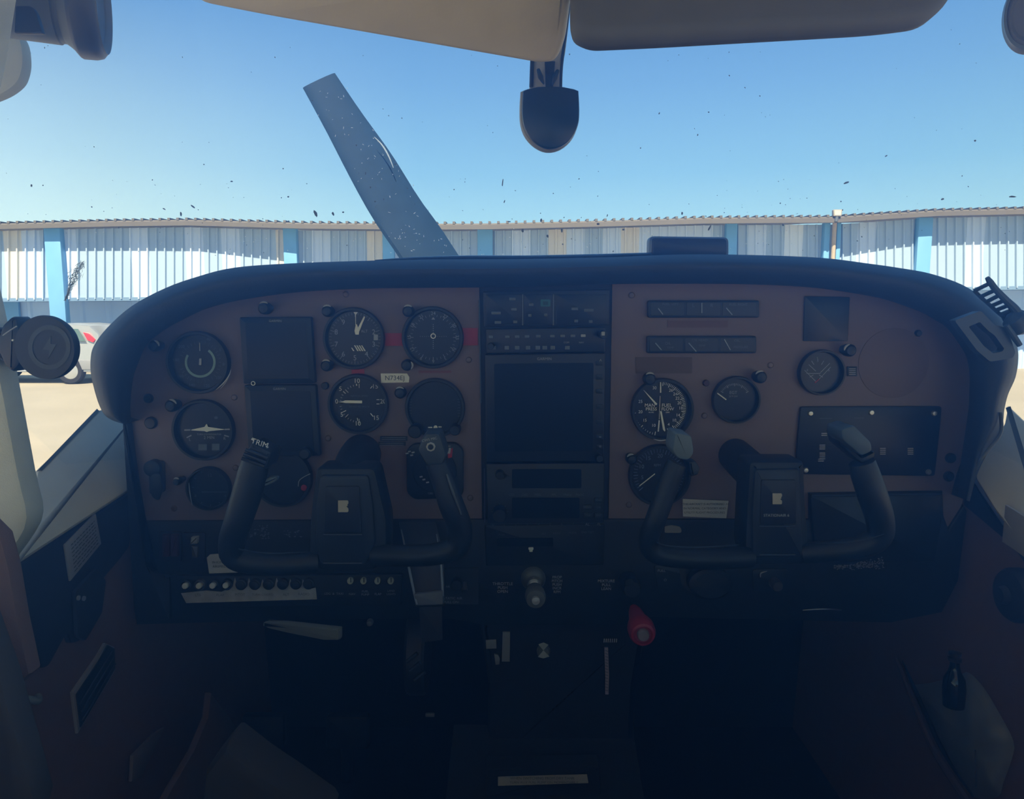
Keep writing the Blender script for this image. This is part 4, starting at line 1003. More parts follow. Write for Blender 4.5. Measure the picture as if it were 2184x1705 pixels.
t_ = thing('warning_label', 'tiny black label with pale bars right of the vacuum gauge', 'label', W(1817, 792, YP))
part('label_plate', MB().slab(WP(rect(1807, 782, 1828, 803), YP - .0015), .0014, .0003), M['black'], t_)
mk = MB()
for k in range(4): mk.bar(W(1811, 787 + k * 4, YP - .0017), W(1825, 787 + k * 4, YP - .0017), 1.4 * S(1))
part('lettering', mk, M['dimwhite'], t_)
single('blank_cover', MB().slab(WP(rnd([(1717, 632), (1813, 634), (1808, 728), (1714, 728)], 2), YP - .003), .003, .0006), mat('cover_dark', (.012, .022, .036), .35), 'blank dark square cover plate at the upper right of the panel', 'cover plate')
single('round_cover', MB().lathe(W(1905, 775, YP), [(.047, -.001), (.047, .0008), (.046, .0011), (.0005, .0011)], (0, -1, 0), 56), mat('cover_tan', (.182, .134, .138), .55, bump=.1, scale=12), 'large round tan blanking cover on the right of the panel', 'cover plate')
# black plate with screws
t_ = thing('black_switch_plate', 'wide black plate held by bright screws behind the right yoke', 'panel', W(1855, 940, YP))
part('plate', MB().slab(WP(rnd([(1708, 868), (2009, 867), (2006, 905), (1994, 1016), (1697, 1012), (1702, 930)], 6), YP - .005), .005, .001), mat('plate_black', (.008, .014, .028), .4), t_)
for a, b in ((1728, 882), (1858, 880), (1992, 882), (1718, 1003), (1980, 1007)):
    part('screw', MB().lathe(W(a, b, YP - .005), [(.0040, 0), (.0040, .001), (.0028, .0028), (.0005, .0030)], (0, -1, 0), 14), mat('bright_screw', (.55, .56, .58), .35, .8), t_)
mk = MB()
for a, b, n_ in ((1754, 955, 3), (1754, 972, 4), (1751, 985, 2), (1883, 962, 4), (1942, 962, 4), (1758, 930, 2)):
    for k in range(n_): mk.bar(W(a - 6, b - 5 + k * 4, YP - .0055), W(a + 6, b - 5 + k * 4, YP - .0055), 1.8 * S(1))
part('lettering', mk, mat('plate_letters', (.42, .44, .5), .6), t_)
mk = MB(); mk.bar(W(1748, 893, YP - .0055), W(1775, 893, YP - .0055), 1 * S(1)); mk.bar(W(1822, 892, YP - .0055), W(1843, 892, YP - .0055), 1 * S(1)); part('slot_edge', mk, M['faint'], t_)
# white label
t_ = thing('warning_label', 'white printed label at the foot of the panel between tachometer and right yoke', 'label', W(1505, 1087, YP))
part('label_paper', MB().slab(WP([(1456, 1065), (1554, 1069), (1549, 1106), (1457, 1102)], YP - .0062), .0016), mat('label_grey', (.60, .60, .62), .6), t_)
txt([('THIS AIRCRAFT IS AUTHORIZED AS', 1505, 1076, 6.3), ('IN NORMAL CATEGORY AND', 1503, 1085, 6.8), ('UTILITY FLIGHT PROCEDURES', 1503, 1094, 6.5)], YP - .0065, t_, M['ink'])
# glovebox
t_ = thing('glovebox', 'dark glovebox lid under the black plate on the right', 'glovebox', W(1860, 1110, YP))
part('lid', MB().slab(WP(rnd([(1728, 1056), (2008, 1052), (2010, 1112), (1995, 1200), (1740, 1204)], 6), YP - .010), .008, .003), mat('glovebox_dark', (.007, .014, .026), .45), t_)
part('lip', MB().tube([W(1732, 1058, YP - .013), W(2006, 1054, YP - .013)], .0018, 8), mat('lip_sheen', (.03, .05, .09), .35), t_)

# ------------------------------------------------------------------ breaker and switch row, lower left
YB = YP - .012
br = thing('breaker_panel', 'black strip carrying the row of round breakers under the left yoke', 'panel', W(620, 1270, YB))
part('strip', MB().slab(WP(rnd([(362, 1229), (858, 1226), (856, 1292), (366, 1298)], 4), YB), .008, .0015), M['black'], br)
sl = mat('silver_tape', (.60, .60, .64), .4, .3, var=.5, scale=60)
part('silver_tape', MB().slab(WP([(386, 1266), (440, 1260), (472, 1263), (496, 1252), (501, 1232), (507, 1252), (517, 1259), (526, 1252), (531, 1233), (537, 1253), (546, 1259), (555, 1253), (560, 1236), (566, 1252), (575, 1259), (585, 1252), (590, 1233), (596, 1251), (605, 1259), (614, 1252), (619, 1235), (624, 1252), (633, 1258), (642, 1251), (646, 1236), (651, 1250), (662, 1257), (673, 1254), (676, 1279), (600, 1281), (397, 1287)], YB - .0006), .0006), sl, br, 'crumpled silver label tape')
txt([('LTS', 422, 1270, 8), ('FLAP', 470, 1270, 8), ('PITOT', 512, 1269, 8), ('TURN COORD', 560, 1269, 7), ('ALT', 610, 1269, 8), ('RADIO', 648, 1268, 8)], YB - .0009, br, M['faint'])
txt([('LDG  &  TAXI', 712, 1267, 7), ('NAV', 751, 1268, 7), ('FUEL', 779, 1262, 7), ('PUMP', 779, 1269, 7), ('FLAP', 806, 1268, 7), ('LAND', 834, 1261, 6), ('LIGHTS', 834, 1268, 6)], YB - .0004, br, M['dimwhite'])
ring_m = mat('breaker_grey', (.07, .075, .085), .4)
for i, a in enumerate((400, 429, 458, 486, 517, 546, 575, 605, 633, 660)):
    b = 1246 - i * .3; c = W(a, b, YB); s_ = S(YB)
    lab = ('leftmost breaker of the row with a pale centre', 'second breaker from the left with a pale centre and bright ring', 'third breaker from the left with a pale centre', 'fourth breaker from the left, pale centre in a thick black ring')[i] if i < 4 else ('fifth', 'sixth', 'seventh', 'eighth', 'ninth', 'tenth')[i - 4] + ' breaker from the left, plain black cap over the silver tape'
    t_ = thing('circuit_breaker', lab, 'circuit breaker', c, 'round circuit breakers in the lower left row')
    part('collar', MB().lathe(c, [(12 * s_, 0), (12 * s_, .006), (9.5 * s_, .007), (9.5 * s_, .003)], (0, -1, 0), 24, caps=False), M['bezel'] if i != 1 else ring_m, t_)
    part('cap', MB().lathe(c, [(9.5 * s_ if i > 3 else 6.5 * s_, 0), (9.5 * s_ if i > 3 else 6.5 * s_, .009), (5 * s_, .010), (.0003, .010)], (0, -1, 0), 20), M['bezel'] if i > 3 else mat('breaker_cap_pale', (.70, .70, .66), .5), t_)
for i, (a, lab) in enumerate(((748, 'first yellowish rocker button right of the silver tape'), (776, 'second yellowish rocker button, split in two halves'), (806, 'third yellowish rocker button of the row'), (834, 'rightmost yellowish rocker button of the row'))):
    c = W(a, 1238, YB); s_ = S(YB); t_ = thing('round_button', lab, 'button', c, 'yellowish round buttons right of the breakers')
    part('cap', MB().lathe(c, [(7.5 * s_, 0), (7.5 * s_, .004), (6 * s_, .005), (.0003, .005)], (0, -1, 0), 20, sc2=(.9, 1)), mat('button_olive', (.55, .54, .42), .5), t_)
    part('symbol', MB().bar(W(a, 1233, YB - .0056), W(a, 1243, YB - .0056), 2 * s_), M['black'], t_)
# rockers
for a, b, lab, mm, lb in ((362, 1165, 'dark red split rocker switch at the far lower left', mat('rocker_red', (.055, .012, .022), .45), None), (413, 1167, 'black rocker switch with a pale worn tip beside the red rocker', mat('rocker_pale', (.36, .36, .30), .5), 'pale worn tip')):
    c = W(a, b, YP - .004); t_ = thing('rocker_switch', lab, 'switch', c, 'rocker switches at the lower left')
    part('surround', MB().slab(WP(rnd(rect(a - 24, b - 30, a + 24, b + 34), 4), YP - .007), .004, .001), mat('surround_plum', (.012, .014, .028), .5), t_)
    if lb: part('rocker', MB().slab(WP(rnd([(a - 6, b - 2), (a + 8, b), (a + 7, b + 24), (a - 4, b + 24)], 2), YP - .013), .007, .002), mat('rocker_dim', (.12, .125, .12), .5), t_); part('rocker_tip', MB().slab(WP(rnd([(a - 7, b - 20), (a + 8, b - 21), (a + 7, b - 6), (a - 8, b - 5)], 2), YP - .015), .009, .002), mm, t_, lb)
    else:
        part('rocker', MB().slab(WP(rnd(rect(a - 17, b - 24, a - 1, b + 24), 3), YP - .013), .007, .002), mm, t_); part('rocker', MB().slab(WP(rnd(rect(a + 1, b - 24, a + 17, b + 24), 3), YP - .013), .007, .002), mm, t_)
t_ = thing('paper_label', 'curled white paper label below the left yoke horn', 'label', W(480, 1205, YP - .01))
part('paper', MB().slab(WP([(441, 1190), (448, 1183), (465, 1182), (480, 1196), (510, 1212), (536, 1219), (520, 1221), (446, 1224)], YP - .012), .0012), mat('paper_grey', (.50, .50, .52), .7), t_)
txt([('IN ICING', 466, 1200, 7), ('AIRSPEED', 468, 1209, 7)], YP - .0124, t_, M['ink'])
mk = MB()
rs2 = random.Random(5)
for x0, x1, y0, y1, k in ((526, 572, 1122, 1150, 40), (605, 642, 1132, 1146, 22)):
    for _ in range(k):
        a, b = rs2.uniform(x0, x1), rs2.uniform(y0, y1); mk.bar(W(a, b, YP - .0046), W(a + rs2.uniform(1, 5), b - rs2.uniform(-1, 2), YP - .0046), rs2.uniform(.7, 1.8) * S(1))
single('worn_lettering', mk, mat('worn_letters', (.22, .25, .30), .7), 'worn pale lettering on the black panel above the left yoke bar', 'lettering')
# alternator / static air knob area
t_ = thing('static_air_knob', 'small black pull knob beside the ALT STATIC AIR lettering', 'knob', W(980, 1240, YP))
part('plate', MB().slab(WP(rect(945, 1212, 1020, 1290), YP - .0055), .0014), mat('plate_slate', (.016, .025, .038), .5), t_)
knob(975, 1243, 13, t_, YP - .0055, .012); txt([('ALT', 976, 1254, 8), ('AIR', 955, 1252, 6), ('STATIC AIR', 966, 1277, 8), ('PULL ON', 962, 1285, 8)], YP - .0058, t_, M['dimwhite'])
part('toggle', MB().tube([W(990, 1243, YP - .006), W(991, 1262, YP - .016)], [.003, .0045], 12), mat('toggle_grey', (.06, .07, .09), .4), t_)

# hanging strap / lever in front of the lower panel
YS = .90
t_ = thing('hanging_strap', 'wide glossy black strap with pale edges hanging from the lower panel', 'strap', W(900, 1290, YS))
part('web', MB().slab(WP(rnd([(850, 1112), (928, 1112), (946, 1180), (948, 1290), (886, 1292), (868, 1200)], 5), lambda a, b: .97 - .09 * (b - 1112) / 180), .006, .001), mat('strap_dark', (.030, .042, .060), .35), t_)
em = mat('strap_edge_grey', (.28, .31, .36), .4)
part('edge', MB().tube([W(856, 1130, .945), W(866, 1180, .925), (W(878, 1240, .895)), W(889, 1290, .872)], [.0006, .0015, .0017, .0012], 8), em, t_, 'pale edge')
part('edge', MB().tube([W(931, 1140, .94), W(939, 1190, .915), (W(943, 1240, .892)), W(944, 1272, .878)], [.0006, .0014, .0016, .0012], 8), em, t_, 'pale edge')
part('tip', MB().slab(WP(rnd([(883, 1268), (944, 1262), (944, 1290), (887, 1292)], 3), lambda a, b: .876), .006, .001), mat('strap_tip_grey', (.15, .16, .19), .5), t_, 'grey tip')
single('lower_strap', MB().slab(WP(rnd([(893, 1292), (942, 1292), (944, 1366), (899, 1372)], 4), lambda a, b: .90), .004, .001), mat('strap_lower', (.022, .026, .042), .6), 'dull dark strap hanging below the glossy one', 'strap')

# throttle group
def placard(words_, x, y, size, y_=YP - .0046, mm='dimwhite', label='', name='placard_lettering'):
    mb = MB()
    for k, s_ in enumerate(words_): mb.text(s_, W(x, y + k * size * .92, y_), size * S(1))
    single(name, mb, M[mm], label, 'lettering', 'white control names printed on the black panel')
placard(['THROTTLE', 'PUSH', 'OPEN'], 1072, 1246, 9, label='white THROTTLE PUSH OPEN lettering left of the throttle knob')
placard(['PROP', 'PITCH', 'PUSH', 'INCR', 'RPM'], 1188, 1232, 8.5, label='white PROP PITCH lettering right of the throttle knob')
placard(['MIXTURE', 'PULL', 'LEAN'], 1293, 1240, 9, label='white MIXTURE PULL LEAN lettering right of centre')
t_ = thing('throttle', 'silver capped throttle knob under the centre stack', 'throttle', W(1139, 1240, YP))
ax = (W(1142, 1275, .93) - W(1137, 1232, YP)).normalized(); b0 = W(1137, 1232, YP); s_ = S(1)
part('collar', MB().lathe(b0, [(27 * s_, 0), (27 * s_, .006), (22 * s_, .012), (16 * s_, .014)], ax, 32), mat('collar_slate', (.10, .12, .13), .35), t_)
part('shaft', MB().lathe(b0, [(10 * s_, .01), (10 * s_, .06)], ax, 20), M['alum'], t_)
part('lock_ring', MB().lathe(b0 + ax * .016, [(15 * s_, 0), (16.5 * s_, .003), (16.5 * s_, .010), (14 * s_, .013)], ax, 32), mat('lock_ring_metal', (.75, .76, .76), .25, .9), t_)
kn = part('knob', MB().lathe(b0 + ax * .045, [(12 * s_, 0), (20 * s_, .006), (22 * s_, .014), (22 * s_, .026), (19 * s_, .031), (.0005, .033)], ax, 36), mat('throttle_cap', (.12, .135, .145), .2), t_)
part('button', MB().lathe(b0 + ax * .076, [(8 * s_, 0), (8 * s_, .006), (.0005, .007)], ax, 20), M['alum'], kn)
t_ = thing('mixture_control', 'red ribbed mixture knob right of centre below the panel', 'mixture knob', W(1362, 1330, .95))
b0 = W(1352, 1298, YP - .03); ax = (W(1370, 1350, .90) - b0).normalized(); s_ = S(.93)
part('stem', MB().lathe(b0, [(10 * s_, 0), (15 * s_, .012), (20 * s_, .035), (26 * s_, .05)], ax, 32), mat('red_plastic', (.36, .025, .055), .4), t_)
cp_ = part('cap', MB().lathe(b0 + ax * .048, [(26 * s_, 0), (29 * s_, .008), (29 * s_, .022), (25 * s_, .028), (20 * s_, .029), (19 * s_, .025), (.0005, .025)], ax, 40), MATS['red_plastic'], t_)
part('button', MB().lathe(b0 + ax * .072, [(13 * s_, 0), (13 * s_, .006), (11 * s_, .008), (.0005, .008)], ax, 24), mat('mix_button', (.26, .22, .24), .4), cp_, 'grey release button')
t_ = thing('propeller_control', 'dark propeller control knob above the red mixture knob', 'knob', W(1340, 1240, YP)); knob(1340, 1238, 20, t_, YP - .004, .035); knob(1340, 1238, 10, t_, YP - .036, .01, M['black'], 'button')

# heater knobs and lighter
t_ = thing('cabin_heat_control', 'large dark round control knob under the right yoke', 'knob', W(1510, 1240, YP))
part('plate', MB().slab(WP(rnd([(1395, 1208), (1600, 1205), (1600, 1262), (1405, 1266)], 4), YP - .006), .003, .0008), mat('plate_slate2', (.012, .020, .030), .45), t_)
part('knob', MB().lathe(W(1508, 1236, YP - .006), [(.020, 0), (.022, .004), (.022, .02), (.018, .024), (.0005, .025)], (0, -1, 0), 36, sc2=(1.35, 1)), M['black'], t_)
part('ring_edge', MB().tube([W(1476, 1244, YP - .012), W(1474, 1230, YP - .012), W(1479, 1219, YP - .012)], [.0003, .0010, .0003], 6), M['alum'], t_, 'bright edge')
part('worn_edge', MB().slab(WP([(1449, 1215), (1462, 1212), (1463, 1238), (1478, 1254), (1500, 1262), (1530, 1262), (1480, 1266), (1466, 1260), (1453, 1245)], YP - .0066), .0005), mat('worn_bronze', (.045, .050, .048), .5), t_)
txt([('FULL', 1411, 1218, 8), ('A', 1418, 1201, 7), ('O', 1419, 1238, 8)], YP - .0066, t_, M['dimwhite'])
t_ = thing('cigarette_lighter', 'small grey round lighter socket with a bright edge under the right yoke', 'lighter', W(1647, 1243, YP))
part('socket', MB().slab(WP(rnd([(1604, 1216), (1682, 1214), (1682, 1262), (1608, 1264)], 8), YP - .006), .003, .001), M['bezel'], t_)
knob(1651, 1243, 12, t_, YP - .006, .016, mat('lighter_grey', (.06, .06, .075), .4))
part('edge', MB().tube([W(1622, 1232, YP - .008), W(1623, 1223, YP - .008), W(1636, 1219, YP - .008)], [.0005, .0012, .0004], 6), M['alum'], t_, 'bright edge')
mk = MB(); rs2 = random.Random(9)
for _ in range(190):
    u = rs2.random(); a = 1778 + 108 * u; lo = 1211 + rs2.uniform(-3, 3) - 1; hi = 1206 - 24 * max(0, u - .25)
    b = rs2.uniform(hi, lo + 3); mk.bar(W(a, b, YP - .0112), W(a + rs2.uniform(1, 3), b + rs2.uniform(-1, 1), YP - .0112), rs2.uniform(.8, 1.9) * S(1))
single('label_residue', mk, mat('residue_grey', (.26, .27, .30), .8), 'speckled grey remains of a label under the right yoke', 'label residue')
single('worn_tag', MB().slab(WP(rnd([(1418, 1124), (1432, 1121), (1450, 1124), (1454, 1132), (1452, 1137), (1418, 1137)], 2), YP - .006), .0016), mat('tag_grey', (.26, .27, .27), .6), 'small grey worn tag left of the right yoke', 'tag')
single('drawer_pull', MB().tube([W(1712, 1302, YP - .014), W(1745, 1300, YP - .018), W(1770, 1300, YP - .018), W(1795, 1302, YP - .014)], [.0006, .0014, .0014, .0006], 8), mat('pull_metal', (.22, .24, .28), .3, .8), 'thin bright metal pull along the bottom edge on the right', 'pull')

# below the panel
t_ = thing('parking_brake_handle', 'pale tapered lever handle under the left of the panel', 'lever', W(640, 1345, .93))
part('grip', MB().slab(WP(rnd([(557, 1330, 4), (600, 1329, 4), (722, 1342, 4), (722, 1368, 5), (690, 1368, 4), (610, 1352, 6), (568, 1342, 5)], 4), lambda a, b: .95 - .04 * (a - 557) / 165), .012, .004), M['lever'], t_)
part('rod', MB().tube([W(640, 1350, .95), W(640, 1345, 1.05)], .004), M['black'], t_)
single('toggle_knob', MB().lathe(W(790, 1326, .97), [(.0045, 0), (.0045, .004), (.0036, .008), (.0005, .009)], (0, -1, 0), 16), mat('small_knob_grey', (.13, .15, .18), .4), 'tiny grey knob under the panel left of the strap', 'knob')
ped = thing('centre_pedestal', 'dark centre pedestal running down from the panel to the floor', 'pedestal', (XC, 1.0, CZ - .95))
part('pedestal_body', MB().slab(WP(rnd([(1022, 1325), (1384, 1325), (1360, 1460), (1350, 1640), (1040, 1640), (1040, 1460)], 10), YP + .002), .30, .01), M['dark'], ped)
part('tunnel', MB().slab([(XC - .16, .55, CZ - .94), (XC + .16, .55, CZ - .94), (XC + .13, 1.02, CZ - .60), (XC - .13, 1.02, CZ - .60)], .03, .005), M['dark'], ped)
YQ = YP - .004
for pts, lab, m_ in (([(1036, 1367), (1058, 1366), (1059, 1384), (1037, 1385)], 'small grey rectangular tag left of the screw knob on the pedestal', M['faint']),
                     ([(1072, 1349), (1088, 1349), (1087, 1412), (1070, 1412)], 'tall narrow grey tag on the pedestal', M['faint']),
                     ([(1054, 1396), (1062, 1398), (1066, 1406), (1065, 1418), (1057, 1419)], 'tiny cut corner grey tag on the pedestal', M['faint'])):
    single('pedestal_tag', MB().slab(WP(pts, YQ), .003, .0004), mat('tag_slate', (.22, .24, .26), .6), lab, 'tag', 'grey tags on the centre pedestal')
t_ = thing('trim_position_scale', 'long narrow pale scale strip on the right of the pedestal', 'scale', W(1293, 1430, YQ))
part('strip', MB().slab(WP([(1289, 1382), (1297, 1382), (1299, 1440), (1298, 1482), (1291, 1482), (1291, 1440)], YQ), .002), mat('scale_mauve', (.36, .30, .36), .5), t_)
mk = MB()
for k in range(14): mk.bar(W(1291, 1388 + k * 6.5, YQ - .0004), W(1297, 1390 + k * 6.5, YQ - .0004), 1 * S(1))
part('scale_marks', mk, M['ink'], t_)
mk = MB()
for k in range(7): mk.bar(W(1289 + k * 4.4, 1363, YQ - .0004), W(1288 + k * 4.4, 1371, YQ - .0004), 2.2 * S(1))
part('heading', mk, mat('heading_grey', (.34, .35, .38), .6), t_)
t_ = thing('screw_knob', 'round metal screw head with painted quarter reflections on the pedestal', 'knob', W(1159, 1388, YQ))
part('head', MB().lathe(W(1159, 1388, YQ), [(.0095, 0), (.0095, .004), (.0075, .006), (.0005, .006)], (0, -1, 0), 28), mat('knob_slate', (.10, .12, .12), .4), t_)
mk = MB(); mk.slab([W(a, b, YQ - .0064) for a, b in ((1159, 1388), (1148, 1375), (1159, 1371), (1170, 1376))], .0004); mk.slab([W(a, b, YQ - .0064) for a, b in ((1159, 1388), (1147, 1402), (1159, 1405), (1172, 1401))], .0004); part('painted_reflections', mk, mat('reflection_grey', (.36, .40, .38), .35), t_)  # reflections painted as two pale wedges
t_ = thing('floor_placard', 'pale printed placard strip low in the centre near the floor', 'placard', W(1157, 1665, .93))
part('mount', MB().slab(WP(rnd([(1035, 1640), (1278, 1636), (1282, 1705), (1035, 1705)], 4), .94), .03, .003), M['dark'], t_)
part('strip', MB().slab(WP([(1062, 1659), (1252, 1654), (1255, 1671), (1062, 1677)], .935), .002), mat('placard_olive', (.40, .40, .36), .6), t_)
txt([('WHEN SWITCHING FROM DRY TANK', 1157, 1661, 8), ('TURN AUX FUEL PUMP ON MOMENTARILY', 1160, 1670, 7.5)], .9325, t_, M['ink'])
# faint rods and brackets in the dark footwell
t_ = thing('rudder_pedal', 'dark rudder pedal in the left footwell', 'pedal', W(700, 1560, 1.35)); pdm = mat('pedal_dark', (.010, .015, .030), .5)
def pedal(t_, px, py):
    part('pad', MB().slab(WP(rnd(rect(px - 45, py - 40, px + 45, py + 30), 6), 1.30), .02, .004), pdm, t_); part('arm', MB().tube([W(px, py + 20, 1.33), W(px, py + 90, 1.38)], .012), pdm, t_)
pedal(t_, 560, 1570)
t_ = thing('rudder_pedal', 'dark rudder pedal beside the pedestal in the left footwell', 'pedal', W(740, 1560, 1.35)); pedal(t_, 740, 1570)
t_ = thing('trim_control', 'dark ribbed trim wheel edge left of the pedestal', 'trim wheel', W(885, 1420, .98))
part('wheel', MB().lathe(W(885, 1420, .98) + Vector((-.014, .04, 0)), [(.02, 0), (.055, 0), (.058, .004), (.058, .024), (.055, .028), (.02, .028)], (1, 0, 0), 40), mat('wheel_dark', (.014, .018, .034), .5), t_)
mk = MB()
for a, b in ((868, 1412), (874, 1432), (884, 1452)): mk.tube([W(a, b, .935), W(a + 22, b - 18, .935)], .0028, 8)
part('ridge', mk, mat('ridge_grey', (.020, .028, .046), .5), t_)
single('floor_latch', MB().slab(WP(rnd(rect(907, 1523, 927, 1531), 2), .98), .004, .001), mat('latch_grey', (.10, .12, .15), .5), 'tiny pale latch low in the dark left of the pedestal', 'latch')
# trim panels along the left footwell
t_ = thing('footwell_liner', 'curved brown kick panel edge at the bottom left', 'kick panel', WX(380, 1600, XL + .12))
part('curved_panel', MB().slab([WX(a, b, XL + .10) for a, b in [(436, 1478), (430, 1530), (400, 1600), (352, 1680), (320, 1740), (420, 1740), (470, 1640), (500, 1560)]], .01, .002, toward=(0, -1, .6)), mat('kick_brown', (.13, .09, .085), .9), t_)
single('carpet_flap', MB().slab([WX(a, b, XL + .02) for a, b in [(285, 1612), (330, 1566), (352, 1552), (330, 1600), (302, 1660), (282, 1668)]], .006, .002, toward=(1, 0, 0)), mat('flap_grey', (.20, .17, .17), .8), 'small upturned carpet flap at the foot of the left wall', 'carpet flap')
t_ = thing('seat', 'dark seat cushion corner at the bottom left edge of the frame', 'seat', W(470, 1700, .62))
part('cushion', MB().slab([W(a, b, .70) for a, b in [(478, 1598), (455, 1625), (432, 1655), (424, 1720), (424, 1760), (700, 1760), (620, 1700), (545, 1650)]], .06, .012), mat('cushion_grey', (.045, .046, .05), .9), t_)

# ------------------------------------------------------------------ yokes
def yy(a, b, y): return W(a, b, y)
def emblem(a, b, w_, h_, y):
    P = [(0, 0), (.93, 0), (1, .10), (1, .26), (.88, .36), (.95, .44), (.78, .52), (.92, .62), (1, .70), (1, .92), (.92, 1), (0, 1)]
    return MB().slab([W(a + u * w_, b + v * h_, y) for u, v in P], .0008)
t_ = thing('control_yoke', 'left ram horn control yoke with trim switch on its left grip', 'control yoke', W(735, 1110, .84), 'black control yokes in front of the panel')
YY = .84
part('shaft', MB().tube([W(771, 968, 1.0), W(760, 990, .93), W(748, 1035, .86)], [42 * S(1), 44 * S(.95), 46 * S(.88)], 28), mat('shaft_cover', (.012, .021, .036), .6), t_)
part('hub', MB().slab(WP(rnd([(673, 998, 14), (800, 998, 14), (812, 1050, 10), (826, 1110, 10), (826, 1200, 20), (790, 1222, 20), (690, 1224, 20), (655, 1205, 20), (660, 1107, 10), (667, 1039, 10)], 10), YY), .05, .008), M['yoke'], t_)
fp = part('face_plate', MB().slab(WP(rnd([(682, 1014, 10), (786, 1014, 10), (796, 1080, 10), (800, 1160, 8), (778, 1206, 8), (682, 1206, 8), (672, 1160, 8), (672, 1080, 8)], 8), YY - .006), .008, .004), mat('yoke_face', (.014, .024, .042), .45), t_)
part('inset', MB().slab(WP(rnd([(694, 1038), (766, 1038), (771, 1136), (690, 1137)], 5), YY - .0085), .003, .001), mat('yoke_inset', (.012, .019, .036), .5), fp)
part('emblem', emblem(721, 1068, 22, 25, YY - .0098), M['cream'], fp, 'cream emblem')
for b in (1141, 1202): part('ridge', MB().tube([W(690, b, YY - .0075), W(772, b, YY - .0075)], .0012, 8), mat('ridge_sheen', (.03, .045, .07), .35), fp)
r_ = S(.82)
part('grip', MB().tube([yy(548, 978, .80), yy(540, 1005, .80), yy(528, 1050, .80), yy(509, 1110, .80), yy(495, 1155, .81), yy(497, 1186, .815), yy(530, 1200, .82), yy(600, 1204, .83), yy(675, 1200, .845)],
     [27 * r_, 30 * r_, 31 * r_, 29 * r_, 28 * r_, 26 * r_, 25 * r_, 25 * r_, 24 * r_], 20), M['yoke'], t_)
part('grip', MB().tube([yy(930, 985, .80), yy(944, 1020, .80), yy(962, 1075, .80), yy(980, 1125, .81), yy(975, 1165, .815), yy(930, 1182, .82), yy(870, 1186, .83), yy(800, 1184, .845)],
     [23 * r_, 25 * r_, 27 * r_, 27 * r_, 26 * r_, 24 * r_, 24 * r_, 24 * r_], 20), M['yoke'], t_)
part('seam_sheen', MB().tube([W(508, 1171, .795), W(530, 1176, .797), W(580, 1181, .803), W(655, 1178, .82)], [.0004, .001, .001, .0006], 6), MATS['ridge_sheen'], t_)  # bar-top sheen drawn as a paler line
part('sheen_strip', MB().tube([W(953, 1012, .787), W(966, 1050, .785), W(984, 1098, .787)], [.0012, .0018, .0008], 8), mat('grip_sheen', (.07, .09, .12), .35), t_)  # highlight down the grip, drawn as a paler strip
pod = part('switch_pod', MB().slab(WP(rnd([(536, 944, 6), (580, 966, 6), (568, 1004, 8), (514, 986, 8)], 6), .79), .04, .004), M['yoke'], t_)
for k in range(3): part('rib', MB().tube([W(524 - k * 4, 960 + k * 9, .787), W(572 - k * 4, 978 + k * 9, .787)], .0022, 8), M['yoke'], pod)
mk = MB(); mk.text('TRIM', W(554, 946, .788), 17 * S(.79), -math.radians(19)); mk.bar(W(536, 937, .788), W(541, 939, .788), 3 * S(.8)); mk.bar(W(567, 952, .788), W(572, 955, .788), 3 * S(.8)); part('lettering', mk, mat('trim_white', (.75, .78, .78), .6), pod, 'white TRIM lettering')
part('lever', MB().slab(WP(rnd([(556, 1034, 3), (572, 1018, 5), (592, 1018, 5), (588, 1028, 4), (566, 1038, 3)], 3), .80), .01, .002), M['yokegrey'], t_, 'grey lever')
pod = part('switch_pod', MB().slab(WP(rnd([(905, 926, 6), (937, 924, 8), (952, 972, 6), (944, 992, 6), (910, 994, 8), (890, 960, 8)], 6), .785), .04, .0035), mat('pod_slate', (.035, .052, .075), .5), t_)
part('push_button', MB().lathe(W(919, 953, .785), [(.0050, 0), (.0050, .002), (.0032, .002), (.0032, 0)], (0, -1, 0), 8, caps=False), mat('pod_white', (.42, .43, .42), .6), pod, 'pale star shaped ring')
part('push_button', MB().lathe(W(919, 953, .785), [(.003, 0), (.003, .003), (.001, .0035)], (0, -1, 0), 16), M['black'], pod)
mk = MB(); mk.text('CWS MIC', W(916, 938, .7835), 8 * S(.785), math.radians(12)); part('lettering', mk, M['dimwhite'], pod)

t_ = thing('control_yoke', 'right ram horn control yoke reading STATIONAIR 6 with plain grey pods', 'control yoke', W(1658, 1110, .84), 'black control yokes in front of the panel')
part('shaft', MB().tube([W(1568, 971, 1.0), W(1590, 992, .94), W(1640, 1040, .87)], [36 * S(1), 38 * S(.95), 42 * S(.88)], 28), MATS['shaft_cover'], t_)
part('hub', MB().slab(WP(rnd([(1598, 984, 12), (1718, 984, 12), (1722, 1080, 10), (1728, 1170, 10), (1724, 1208, 16), (1600, 1210, 16), (1588, 1170, 10), (1592, 1080, 10)], 10), YY), .05, .008), M['yoke'], t_)
fp = part('face_plate', MB().slab(WP(rnd([(1610, 1002, 8), (1706, 1000, 8), (1712, 1100, 8), (1714, 1190, 8), (1606, 1194, 8), (1604, 1100, 8)], 8), YY - .006), .008, .004), MATS['yoke_face'], t_)
part('inset', MB().slab(WP(rnd([(1624, 1024), (1698, 1024), (1700, 1118), (1622, 1120)], 5), YY - .0085), .003, .001), MATS['yoke_inset'], fp)
part('emblem', emblem(1648, 1053, 20, 23, YY - .0098), M['cream'], fp, 'cream emblem')
mk = MB(); mk.text('STATIONAIR 6', W(1656, 1100, YY - .0094), 8.6 * S(.83)); part('lettering', mk, M['dimwhite'], fp)
for b in (1123, 1184): part('ridge', MB().tube([W(1620, b, YY - .0075), W(1696, b, YY - .0075)], .0012, 8), MATS['ridge_sheen'], fp)
